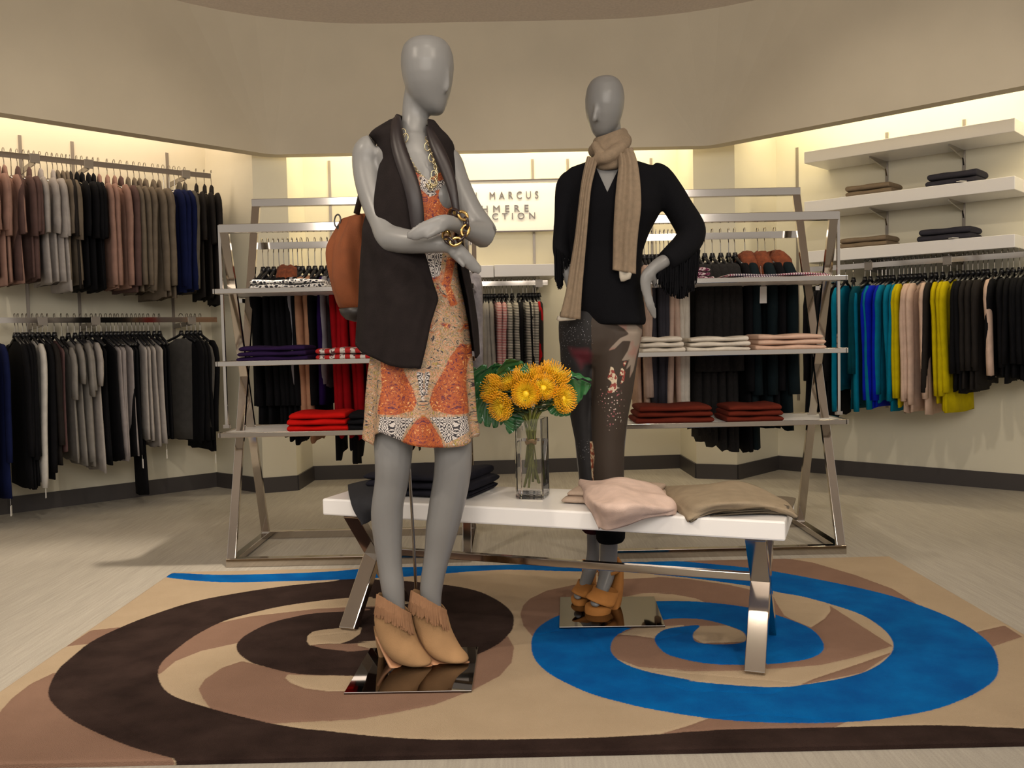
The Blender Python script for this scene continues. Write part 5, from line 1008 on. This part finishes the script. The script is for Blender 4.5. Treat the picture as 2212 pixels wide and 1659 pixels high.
vo2 = t.n('ShaderNodeTexVoronoi'); vo2.inputs['Scale'].default_value = 150; t.l(ov, vo2.inputs['Vector']); dots2 = t.math('LESS_THAN', vo2.outputs['Distance'], .15)
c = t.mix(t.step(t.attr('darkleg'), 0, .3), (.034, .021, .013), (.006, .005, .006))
c = t.mix(st('rose', 6.), c, (.075, .005, .012)); c = t.mix(t.math('MULTIPLY', st('stars', 5.), dots2), c, (.45, .45, .50))
c = t.mix(st('pale'), c, t.mix(t.step(t.noise(14, 2, ov), .56, .04), (.25, .20, .16), (.27, .15, .12))); mixb = t.mix(t.step(t.noise(90, 2, ov), .5, .05), (.60, .50, .36), (.25, .04, .03))
c = t.mix(st('bird', .6), c, mixb); c = t.mix(st('legp', .6), c, t.mix(t.step(t.noise(80, 2, ov), .5, .05), (.55, .42, .26), (.22, .05, .02))); c = t.mix(t.math('MULTIPLY', st('spl', 6.), dots), c, t.mix(t.step(t.noise(60, 1, ov), .5, .1), (.35, .10, .12), (.60, .55, .48)))
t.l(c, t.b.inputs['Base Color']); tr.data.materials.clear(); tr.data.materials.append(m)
mb = MB(); er(mb, [(1288, 1137, 1349, 1133, Y2 - .015, .062), (1287, 1148, 1351, 1144, Y2 - .015, .064), (1288, 1164, 1350, 1160, Y2 - .015, .062), (1292, 1171, 1346, 1167, Y2 - .015, .055)], 20); mb.v = [tuple(np.array(v) - mo2) for v in mb.v]; mb.build('trouser_cuff', KN, tr, smooth=True)
mb = MB(); er(mb, [(1257, 1128, 1300, 1128, Y2 + .035, .05), (1257, 1145, 1300, 1146, Y2 + .035, .05), (1262, 1150, 1296, 1150, Y2 + .035, .04)], 20); mb.v = [tuple(np.array(v) - mo2) for v in mb.v]; mb.build('trouser_cuff', cloth('cuff_plum', (.04, .008, .012)), tr, smooth=True)
# scarf
SCF = mat('scarf_beige', (.225, .165, .11), .9, noise=.14, nscale=60, bump=.4, bscale=300, sheen=.15)
mb = MB()
def loop(cx_, cy_, rx, tiltL, ry, r1, r2, n=26, Yo=0.):
    pts = []
    for k in range(n):
        a = 2 * math.pi * k / n; pts.append(P(cx_ + rx * math.cos(a), cy_ + tiltL * math.cos(a) + 7 * math.sin(a) * -1, Y2 + Yo) + np.array([0, ry * math.sin(a), 0]))
    mb.tube(pts, [r1 * (1 + .18 * math.sin(k * 1.3)) for k in range(n)], 10, r2, ref=(0, 0, 1), closed=True)
loop(1318, 300, 28, -10, .055, .016, .022); loop(1318, 316, 33, -12, .066, .020, .025); loop(1318, 333, 35, 8, .072, .021, .024); loop(1320, 348, 33, -6, .076, .018, .020); loop(1314, 356, 24, -2, .072, .016, .02, Yo=-.012)
limb(mb, [(1350, 305, Y2 - .045, 15), (1335, 325, Y2 - .085, 16), (1310, 340, Y2 - .098, 14), (1290, 345, Y2 - .085, 11), (1282, 352, Y2 - .085, 9)])
limb(mb, [(1284, 312, Y2 - .06, 9), (1292, 325, Y2 - .085, 10), (1310, 334, Y2 - .09, 8), (1340, 333, Y2 - .08, 9)])
scf = remesh(mb, 'scarf', SCF, M2, .005, 3, mo2)
def tail(pairs, nm, ridges=3.):
    sp = spline(pairs, 6); rings = []
    for j, (x1, y1, x2, y2, Y_, rd) in enumerate(sp):
        ring = []; n = 36
        for k in range(n):
            a = 2 * math.pi * k / n; u = math.cos(a); s_ = math.sin(a); fold_ = 1 + .42 * math.sin(u * ridges * 2.1 + j * .04) + .2 * math.sin(u * 9 + 1)
            ring.append(P((x1 + x2) / 2 + (x2 - x1) / 2 * u, (y1 + y2) / 2 + (y2 - y1) / 2 * u, Y_) + np.array([0, rd * s_ * (fold_ if s_ < 0 else 1), 0]) - mo2)
        rings.append(ring)
    MB().loft(rings).build(nm, SCF, scf, smooth=True)
tail([(1268, 338, 1292, 345, Y2 - .085, .014), (1260, 370, 1285, 372, Y2 - .112, .014), (1254, 405, 1277, 408, Y2 - .135, .013), (1248, 455, 1272, 458, Y2 - .142, .013), (1241, 515, 1267, 518, Y2 - .135, .014), (1232, 570, 1262, 575, Y2 - .132, .014), (1222, 630, 1257, 634, Y2 - .14, .013), (1209, 684, 1254, 690, Y2 - .145, .012)], 'scarf_tail')
tail([(1333, 330, 1366, 318, Y2 - .085, .016), (1336, 358, 1377, 350, Y2 - .115, .016), (1332, 395, 1383, 392, Y2 - .135, .014), (1328, 440, 1385, 445, Y2 - .145, .013), (1325, 495, 1379, 500, Y2 - .138, .014), (1324, 545, 1375, 550, Y2 - .132, .014), (1323, 583, 1374, 592, Y2 - .135, .012)], 'scarf_tail')
LIN = cloth('scarf_pale_lining', (.42, .38, .32))
mb = MB(); er(mb, [(1337, 585, 1366, 590, Y2 - .137, .006), (1338, 600, 1362, 602, Y2 - .135, .006), (1341, 608, 1348, 608, Y2 - .135, .004)], 12); er(mb, [(1205, 682, 1248, 686, Y2 - .142, .006), (1202, 690, 1244, 691, Y2 - .142, .006), (1206, 694, 1212, 694, Y2 - .142, .003)], 12)
mb.v = [tuple(np.array(v) - mo2) for v in mb.v]; mb.build('scarf_lining', LIN, scf, smooth=True)
# platform shoes
def shoe(platform, back, upper, toe, strap, o, parent):
    mb = MB(); er(mb, platform, 20); mb.v = [tuple(np.array(v) - o) for v in mb.v]; s = mb.build('platform_shoe', COGNAC, parent, smooth=True, bevel=.002)
    mb = MB(); er(mb, back, 18); mb.v = [tuple(np.array(v) - o) for v in mb.v]; mb.build('wedge_heel', COGNAC, s, smooth=True)
    mb = MB()
    for pts in upper: limb(mb, pts, n=12)
    mb.v = [tuple(np.array(v) - o) for v in mb.v]; mb.build('upper_strap', COGNAC, s, smooth=True)
    mb = MB(); x, y, Y_, r_ = toe; c_ = P(x, y, Y_) - o; mb.ell(c_, (r_ / FPX * Y_, .02, r_ / FPX * Y_ * .62)); mb.build('toe', SKIN, parent, smooth=True)
    return s
def shoe2(platform, back, vamp, toe, strapring, o, parent, dY=0., dy=0.):
    sh = lambda L_: [(a_, b_ + dy, c_, d_ + dy, Y_ + dY, r_) for a_, b_, c_, d_, Y_, r_ in L_]
    platform, back, vamp, strapring = [(sh(q)) for q in (platform, back, vamp, strapring)]; toe = (toe[0], toe[1] + dy, toe[2] + dY, toe[3])
    mb = MB(); er(mb, platform, 24); mb.v = [tuple(np.array(v) - o) for v in mb.v]; s = mb.build('platform_shoe', COGNAC, parent, smooth=True)
    mb = MB(); er(mb, back, 20); mb.v = [tuple(np.array(v) - o) for v in mb.v]; mb.build('wedge_heel', COGNAC, s, smooth=True)
    mb = MB(); er(mb, vamp, 26, caps=False); mb.v = [tuple(np.array(v) - o) for v in mb.v]; mb.build('vamp', COGNAC, s, smooth=True, solid=.004)
    mb = MB(); er(mb, strapring, 26, caps=False); mb.v = [tuple(np.array(v) - o) for v in mb.v]; mb.build('ankle_strap', COGNAC, s, smooth=True, solid=.003)
    mb = MB(); x, y, Y_, r_ = toe; mb.ell(P(x, y, Y_) - o, (r_ / FPX * Y_, .03, r_ / FPX * Y_ * .70)); mb.build('toe', SKIN, parent, smooth=True)
shoe2([(1266, 1335, 1312, 1338, 3.02, .030), (1263, 1328, 1318, 1331, 3.03, .046), (1263, 1318, 1321, 1320, 3.035, .05), (1265, 1312, 1324, 1312, 3.04, .05), (1270, 1311, 1322, 1310, 3.04, .044)],
      [(1300, 1338, 1329, 1324, 3.06, .03), (1302, 1324, 1341, 1310, 3.10, .05), (1308, 1300, 1345, 1288, 3.12, .052), (1313, 1274, 1347, 1262, 3.135, .050), (1322, 1248, 1347, 1238, 3.155, .042), (1328, 1226, 1343, 1220, 3.17, .032), (1328, 1213, 1337, 1210, 3.175, .018)],
      [(1266, 1296, 1322, 1318, 3.005, .024), (1271, 1290, 1327, 1311, 3.02, .034), (1279, 1283, 1332, 1299, 3.04, .038), (1284, 1272, 1336, 1284, 3.055, .040)], (1286, 1308, 3.012, 11),
      [(1292, 1250, 1338, 1240, 3.125, .036), (1293, 1243, 1339, 1232, 3.13, .036)], mo2, M2, .08, -6)
shoe2([(1238, 1311, 1264, 1314, 3.08, .025), (1234, 1304, 1269, 1307, 3.09, .040), (1233, 1297, 1271, 1299, 3.10, .044), (1236, 1293, 1272, 1294, 3.10, .042)],
      [(1253, 1314, 1276, 1304, 3.12, .026), (1252, 1298, 1284, 1292, 3.16, .045), (1256, 1272, 1288, 1268, 3.19, .042), (1260, 1248, 1288, 1244, 3.22, .036), (1258, 1228, 1276, 1224, 3.23, .028), (1254, 1217, 1264, 1214, 3.23, .016)],
      [(1235, 1282, 1272, 1298, 3.06, .020), (1239, 1276, 1277, 1291, 3.075, .030), (1246, 1268, 1281, 1280, 3.10, .034), (1250, 1258, 1285, 1266, 3.12, .036)], (1248, 1292, 3.068, 9),
      [(1258, 1243, 1292, 1238, 3.18, .032), (1258, 1236, 1292, 1231, 3.185, .032)], mo2, M2, .13, -5)
# ================================================================== ON THE BENCH
NAVY = cloth('knit_ink_navy', (.013, .013, .020))
cst = (G(900, 1070, BZ)[:2] + G(1000, 1058, BZ)[:2]) / 2
def bpx(px, py, z=BZ): return G(px, py, z)
cN = bc + bu * ((bpx(930, 1062)[:2] - bc) @ bu) + bv * .03
for k in range(3):
    dx = (.0, .008, -.004)[k]; folded('folded_sweater', (cN[0] + bu[0] * dx, cN[1] + bu[1] * dx, BZ + .001 + k * .026), bu, .40 - .012 * k, .27, .027, NAVY, 'folded ink-navy sweater behind the legs on the bench, %s of three' % ['bottom', 'middle', 'top'][k], 'sweater', 'ink-navy sweaters on the bench', lay=1, wob=.010)
def ctrl(name, rows, m, label, cat, thick, sub=3, group=None, wr=.003, seed=1):
    g = np.array([[G(x, y, BZ + h_) for x, y, h_ in r] for r in rows]); g = np.array([spline(r, 7) for r in g]); g = np.array([spline(g[:, k], 7) for k in range(g.shape[1])]).transpose(1, 0, 2)
    rs = np.random.RandomState(seed); nr, nc = g.shape[:2]; jj, ii = np.meshgrid(np.arange(nc) / nc, np.arange(nr) / nr); dz = 0
    for k in range(9):
        a, b, p_ = rs.uniform(-9, 9), rs.uniform(-9, 9), rs.uniform(0, 6.3); dz = dz + np.abs(np.sin(jj * a + ii * b + p_ + 1.2 * np.sin(ii * 5 + k))) ** 3 * rs.uniform(-.2, .5)
    env = np.clip(np.minimum.reduce([jj * 9, (1 - jj) * 9, ii * 9, (1 - ii) * 9]), 0, 1); g[..., 2] += dz * wr * env
    o_ = g.mean((0, 1)); o_[2] = BZ; mb = MB(); mb.loft([[q - o_ for q in r] for r in g], False, False); ob = mb.build(name, m, None, smooth=True); ob.location = tuple(o_)
    md = ob.modifiers.new('s', 'SOLIDIFY'); md.thickness = thick; md.offset = 0
    tag(ob, label, cat, group); return ob
def mb_up(g):
    a = np.array(g[0][1]) - np.array(g[0][0]); b = np.array(g[1][0]) - np.array(g[0][0]); return np.cross(a, b)[2] * 1 > 0
DGR = cloth('felt_dark_grey', (.030, .030, .034))
ctrl('draped_sweater', [[(752, 1049, .012), (775, 1043, .02), (800, 1038, .03), (830, 1034, .03)], [(753, 1062, .012), (778, 1056, .022), (803, 1050, .03), (830, 1046, .03)], [(757, 1080, .004), (780, 1078, .008), (805, 1072, .016), (832, 1066, .02)],
                        [(766, 1104, -.028), (785, 1100, -.02), (806, 1094, -.01), (832, 1088, 0)], [(779, 1128, -.062), (788, 1122, -.055), (806, 1112, -.04), (832, 1106, -.03)], [(782, 1134, -.07), (790, 1130, -.068), (806, 1120, -.055), (832, 1112, -.045)]], DGR, 'dark grey felt garment draped over the left end of the bench front', 'sweater', .008)
BLUSH = cloth('knit_soft_pink', (.60, .45, .385)); BLT = cloth('knit_nude', (.42, .32, .25)); TPE = cloth('knit_oatmeal', (.285, .225, .155)); TPD = cloth('knit_oatmeal_dark', (.13, .105, .075))
cB = bc + bu * ((bpx(1325, 1085)[:2] - bc) @ bu) + bv * .045
folded('folded_sweater', (cB[0], cB[1], BZ + .001), bu, .30, .26, .018, BLT, 'folded nude sweater under the soft pink one, lower of the two', 'sweater', 'nude sweaters under the pink one', lay=1)
cB2 = cB + bu * -.01 + bv * .01
folded('folded_sweater', (cB2[0] + .0, cB2[1], BZ + .019), bu, .27, .24, .018, BLT, 'folded nude sweater directly under the soft pink one', 'sweater', 'nude sweaters under the pink one', lay=1)
ctrl('draped_sweater', [[(1258, 1052, .010), (1262, 1046, .03), (1300, 1041, .048), (1350, 1038, .052), (1398, 1044, .045), (1412, 1054, .025), (1414, 1058, .008)], [(1253, 1056, .008), (1257, 1048, .034), (1302, 1050, .056), (1350, 1049, .060), (1402, 1060, .05), (1432, 1075, .026), (1436, 1080, .006)],
                        [(1262, 1080, .008), (1270, 1068, .036), (1305, 1070, .052), (1352, 1072, .056), (1410, 1078, .046), (1452, 1092, .024), (1457, 1098, .004)], [(1280, 1106, .004), (1284, 1096, .03), (1306, 1095, .044), (1355, 1096, .046), (1408, 1098, .034), (1450, 1106, .014), (1456, 1110, .002)],
                        [(1292, 1132, -.026), (1295, 1124, -.012), (1310, 1122, .004), (1352, 1116, .022), (1400, 1112, .016), (1440, 1113, .006), (1447, 1114, .002)], [(1295, 1142, -.04), (1300, 1142, -.036), (1314, 1145, -.032), (1350, 1135, -.014), (1392, 1120, .002), (1430, 1115, .002), (1440, 1115, .001)]], BLUSH, 'soft pink sweater spread over the folded nude ones, a corner hanging off the bench', 'sweater', .010, wr=.011, seed=4)
cT = bc + bu * ((bpx(1590, 1098)[:2] - bc) @ bu) + bv * .015
folded('folded_sweater', (cT[0], cT[1], BZ + .001), bu, .31, .26, .012, TPD, 'thin folded dark oatmeal knit under the oatmeal sweater, right end of bench', 'sweater', None, lay=1)
ctrl('draped_sweater', [[(1424, 1060, .004), (1436, 1052, .016), (1475, 1050, .034), (1530, 1047, .042), (1586, 1040, .056), (1635, 1052, .036), (1680, 1076, .016), (1700, 1088, .002)], [(1432, 1068, .006), (1446, 1060, .02), (1480, 1060, .038), (1535, 1058, .046), (1592, 1056, .050), (1645, 1066, .036), (1692, 1086, .02), (1710, 1098, .004)],
                        [(1446, 1084, .006), (1458, 1078, .02), (1488, 1080, .034), (1540, 1076, .044), (1598, 1074, .046), (1650, 1082, .034), (1696, 1096, .02), (1718, 1110, .002)], [(1462, 1102, .004), (1472, 1096, .014), (1496, 1098, .024), (1540, 1090, .038), (1598, 1088, .042), (1648, 1090, .034), (1694, 1100, .022), (1722, 1117, .0)],
                        [(1480, 1120, -.008), (1486, 1118, 0), (1506, 1112, .008), (1545, 1101, .022), (1598, 1097, .028), (1650, 1096, .026), (1690, 1104, .018), (1718, 1118, -.002)], [(1487, 1127, -.014), (1492, 1126, -.010), (1515, 1116, .002), (1548, 1106, .012), (1598, 1102, .016), (1650, 1100, .016), (1682, 1106, .012), (1706, 1116, .0)]], TPE, 'oatmeal-brown sweater spread over the right end of the bench', 'sweater', .005, wr=.007, seed=8)
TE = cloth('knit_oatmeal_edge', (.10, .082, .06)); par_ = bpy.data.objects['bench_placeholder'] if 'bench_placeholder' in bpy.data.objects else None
oat = [o for o in bpy.data.objects if o.get('label', '').startswith('oatmeal-brown')][0]
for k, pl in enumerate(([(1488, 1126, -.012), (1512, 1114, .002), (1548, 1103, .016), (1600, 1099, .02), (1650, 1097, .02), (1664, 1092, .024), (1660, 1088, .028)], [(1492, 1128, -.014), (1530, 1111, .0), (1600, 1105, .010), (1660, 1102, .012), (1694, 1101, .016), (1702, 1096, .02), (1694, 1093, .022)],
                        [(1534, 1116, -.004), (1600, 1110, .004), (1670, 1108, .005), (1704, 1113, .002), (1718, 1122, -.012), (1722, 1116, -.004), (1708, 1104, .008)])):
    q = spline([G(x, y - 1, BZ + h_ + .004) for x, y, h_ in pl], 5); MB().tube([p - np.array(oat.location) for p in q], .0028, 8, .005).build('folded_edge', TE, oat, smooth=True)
# ---- vase and flowers
vc = bpx(1151, 1074); vz = BZ
vr = -.26; ca_, sa_ = math.cos(vr), math.sin(vr); S_ = .093; VHt = .262
va_ = empty('glass_vase', (vc[0], vc[1], vz), vr); tag(va_, 'tall square clear glass vase of water holding the bouquet, on the bench', 'vase')
m = bpy.data.materials.new('clear_glass'); m.use_nodes = True; b_ = m.node_tree.nodes['Principled BSDF']; b_.inputs['Base Color'].default_value = (1, 1, 1, 1); b_.inputs['Transmission Weight'].default_value = 1; b_.inputs['Roughness'].default_value = .0; b_.inputs['IOR'].default_value = 1.45; GLASS = m
m = bpy.data.materials.new('water'); m.use_nodes = True; b_ = m.node_tree.nodes['Principled BSDF']; b_.inputs['Base Color'].default_value = (1, 1, 1, 1); b_.inputs['Transmission Weight'].default_value = 1; b_.inputs['Roughness'].default_value = .0; b_.inputs['IOR'].default_value = 1.33; WATER = m
def sq(s, z, r=.004): 
    h_ = s / 2; out = []
    for cx_, cy_, a0 in ((h_ - r, h_ - r, 0), (-h_ + r, h_ - r, 90), (-h_ + r, -h_ + r, 180), (h_ - r, -h_ + r, 270)):
        for k in range(4): a = math.radians(a0 + 30 * k); out.append((cx_ + r * math.cos(a), cy_ + r * math.sin(a), z))
    return out
mb = MB(); mb.loft([sq(S_ - .006, .001), sq(S_, .005), sq(S_, VHt), sq(S_ - .010, VHt), sq(S_ - .010, .018), sq(S_ - .016, .015)]); mb.build('vase_glass', GLASS, va_, smooth=False)
MB().loft([sq(S_ - .0105, .0185), sq(S_ - .0105, .19)]).build('water', WATER, va_)
PY = mat('protea_yellow', (.72, .40, .012), .6); 
m, t = newmat('protea_styles', .5); a_ = t.attr('tip'); t.l(t.mix(t.step(a_, .62, .25), (.95, .66, .02), (.95, .45, .010)), t.b.inputs['Base Color']); PST = m
STEM = mat('stem_green', (.16, .17, .03), .6, noise=.3, nscale=60); LEAF = mat('leaf_deep_green', (.030, .135, .045), .16, noise=.25, nscale=12, coat=.6); LEAFS = mat('small_leaf_green', (.06, .10, .045), .6)
def bloom_mesh():
    mb = MB(); tips = []; R_ = .015
    def put(vs0, tv): tips.extend([tv] * (len(mb.v) - vs0))
    v0 = len(mb.v); mb.ell((0, 0, .006), (R_ * .9, R_ * .9, R_ * .9), 14, 8); put(v0, 0.)
    N_ = 230; ga = math.pi * (3 - 5 ** .5)
    for k in range(N_):
        zc = 1 - 1.25 * (k + .5) / N_; rr = math.sqrt(max(0, 1 - zc * zc)); th = k * ga
        if zc > .80: continue
        d = np.array([rr * math.cos(th), rr * math.sin(th), zc]); L_ = .030 * (1 + .12 * math.sin(k * 7.3)); p0 = d * R_ * .8 + np.array([0, 0, .006])
        out = np.array([d[0], d[1], 0]); out /= np.linalg.norm(out) + 1e-6
        p1 = p0 + d * L_ * .45 + out * .002; p2 = p0 + (d * .75 + out * .45 + np.array([0, 0, .10])) * L_ * .8; p3 = p0 + (d * .6 + out * .45 + np.array([0, 0, .38])) * L_
        v0 = len(mb.v); mb.tube([p0, p1, p2, p3], [.0009, .0009, .0008, .0012], 4); n_ = len(mb.v) - v0
        tips.extend([0.] * 4 + [.3] * 4 + [.8] * 4 + [1.] * (n_ - 12))
    me = mb.mesh('bloom'); me.materials.append(PST); set_attr(me, 'tip', tips); me.polygons.foreach_set('use_smooth', [True] * len(me.polygons)); return me
BM = bloom_mesh(); vcen = np.array([vc[0], vc[1], vz])
fls = [(1071, 842, -.03, (-.95, -.35, .35), 'leftmost pincushion flower of the bouquet, facing left', 1.0), (1090, 876, -.05, (-.7, -.7, -.1), 'lowest pincushion flower on the left side, hanging over the vase rim', 1.0), (1105, 832, .01, (-.45, -.4, .8), 'small pincushion flower between the leftmost bloom and the centre blooms', .85), (1137, 851, -.07, (-.1, -.95, .1), 'pincushion flower facing straight out at the centre of the bouquet', 1.0),
       (1140, 818, .0, (-.1, -.3, 1.), 'pincushion flower above the forward-facing centre bloom', 1.0), (1172, 842, -.05, (.2, -.8, .5), 'pincushion flower just right of the forward-facing centre bloom', .95), (1193, 817, .01, (.45, -.3, .9), 'topmost and largest pincushion flower, right of centre', 1.15), (1210, 862, -.04, (.7, -.65, .1), 'rightmost pincushion flower, low over the vase rim', 1.0)]
for i, (x, y, dy, dv, lab, scl) in enumerate(fls):
    hp = P(x, y, vc[1] + dy); d = Vector(dv).normalized(); r = empty('pincushion_flower', hp); tag(r, 'orange-yellow ' + lab if False else lab, 'flower', 'pincushion flowers in the vase')
    o = bpy.data.objects.new('bloom', BM); COL.objects.link(o); o.parent = r; o.rotation_euler = d.to_track_quat('Z', 'Y').to_euler(); o.scale = (scl * 1.05,) * 3
    a = rng.uniform(0, 6.28); ft = vcen + np.array([.026 * math.cos(i * 2.4), .026 * math.sin(i * 2.4), rng.uniform(.035, .07)]); nk = vcen + np.array([.010 * math.cos(i * 2.4 + 2.5), .010 * math.sin(i * 2.4 + 2.5), .185]); rm = vcen + np.array([(hp - vcen)[0] * .25, (hp - vcen)[1] * .25, .27])
    rm[:2] = vcen[:2] + np.clip(rm[:2] - vcen[:2], -.03, .03)
    MB().tube([np.array(q) - hp for q in spline([hp - np.array(d) * .004, hp - np.array(d) * .03 + np.array([0, 0, -.01]), rm, nk, ft], 4)], .0038, 8).build('stem', STEM, r, smooth=True)
    for k in range(7):
        q = (hp * (1 - k * .14) + rm * (k * .14)) - hp - np.array(d) * .025 * (k < 2); a = rng.uniform(0, 6.28); out = np.array([math.cos(a), math.sin(a) - .3, rng.uniform(-.1, .5)]); out /= np.linalg.norm(out); sd_ = np.cross(out, (0, 0, 1)); sd_ /= np.linalg.norm(sd_) + 1e-6; L_ = rng.uniform(.034, .052); w_l = .012
        MB().loft([[q + out * L_ * s + sd_ * w_l * math.sin(math.pi * min(1, s * .9 + .05)) * e_ + np.array([0, 0, -.008 * s * s + .002 * abs(e_)]) for e_ in (-1, 0, 1)] for s in np.linspace(0, 1, 7)], False, False).build('leaf', LEAFS, r, smooth=True, solid=.0008)
MB().tube([vcen + np.array([.017 * math.cos(a), .017 * math.sin(a), .185 + .004 * math.sin(a * 3)]) for a in np.linspace(0, 2 * math.pi, 14, endpoint=False)], .003, 6, .007, ref=(0, 0, 1), closed=True).build('raffia_tie', mat('raffia', (.42, .26, .12), .7), None, smooth=True)
tag(bpy.data.objects['raffia_tie'], 'tan raffia tie round the flower stems inside the glass vase', 'tie')
def bleaf(base_, tip, wpx, Yb, Yt, lab, bend=.02, lobes=5, tw=.0, notch=.32):
    a = P(*base_, Yb); b = P(*tip, Yt); ax = b - a; L_ = np.linalg.norm(ax); ax /= L_; sd = np.cross(ax, (0, -1, 0)); sd /= np.linalg.norm(sd); nn = np.cross(sd, ax); sd = sd * math.cos(tw) + nn * math.sin(tw); nn = np.cross(sd, ax); w_ = wpx / FPX * Yb
    rings = []
    NS = 48
    for j in range(NS + 1):
        s = j / NS; pr_ = (math.sin(math.pi * min(1, s ** .75)) ** .7 if 0 < s < 1 else 0); lb = 1 - notch * (max(0, math.sin(s * math.pi * lobes * 2 + 1)) ** 3) * (s > .15) * (s < .9)
        row = []
        for e_ in (-1, -.8, -.6, -.4, -.2, 0, .2, .4, .6, .8, 1):
            ww = w_ * pr_ * (lb if abs(e_) > .5 else 1) * e_; row.append(a + ax * L_ * (s - .12 * abs(e_) * pr_ * .6) + sd * ww + nn * (bend * math.sin(math.pi * s) + .10 * w_ * abs(e_) + .003 * math.sin(s * 30 + e_ * 2)) - a)
        rings.append(row)
    r = empty('split_leaf', a); tag(r, lab, 'leaf', 'broad leaves round the bouquet'); MB().loft(rings, False, False).build('leaf_blade', LEAF, r, smooth=True, solid=.001)
    q = vcen + np.array([0, 0, .262]); k0 = vcen + np.array([rng.uniform(-.02, .02), rng.uniform(-.01, .02), .10])
    MB().tube([np.array(z_) - a for z_ in spline([a + ax * L_ * .1, (a + q) / 2 + np.array([0, 0, .01]), q + (a - q) * np.array([.08, .08, 0]), k0], 4)], .0022, 6).build('stalk', STEM, r, smooth=True)
V0 = vc[1]
bleaf((1085, 842), (1002, 800), 40, V0 + .05, V0 + .0, 'broad green leaf at upper left of the bouquet, beside the dress', bend=-.02, tw=.35)
bleaf((1100, 845), (1068, 784), 30, V0 + .03, V0 + .01, 'glossy broad leaf behind the leftmost flower, reaching up', bend=-.02, tw=.3)
bleaf((1122, 845), (1092, 776), 46, V0 + .03, V0 - .02, 'glossy curved broad leaf at the top of the bouquet', bend=-.035, tw=-.25, notch=.08)
bleaf((1130, 825), (1136, 784), 14, V0 + .02, V0 + .0, 'small folded leaf tip at the top of the bouquet', notch=0)
bleaf((1085, 868), (996, 848), 40, V0 + .03, V0 + .03, 'broad dark green leaf at middle left of the bouquet', bend=-.02, tw=.2)
bleaf((1092, 890), (1002, 886), 38, V0 + .0, V0 + .02, 'broad green leaf at lower left of the bouquet', bend=-.02, tw=.1)
bleaf((1108, 884), (1100, 938), 26, V0 + .02, V0 - .02, 'dark broad leaf drooping beside the left of the vase', tw=.2, notch=.08)
bleaf((1178, 868), (1276, 830), 40, V0 + .02, V0 + .02, 'large broad green leaf reaching right towards the trousers', bend=-.02, tw=-.15, notch=.25)
bleaf((1190, 818), (1278, 822), 12, V0 + .04, V0 + .03, 'narrow green leaf edge-on at upper right of the bouquet', tw=1.0, notch=.1)
bleaf((1185, 872), (1232, 896), 20, V0 + .0, V0 + .0, 'small broad leaf under the rightmost flower', tw=.2, notch=.1)
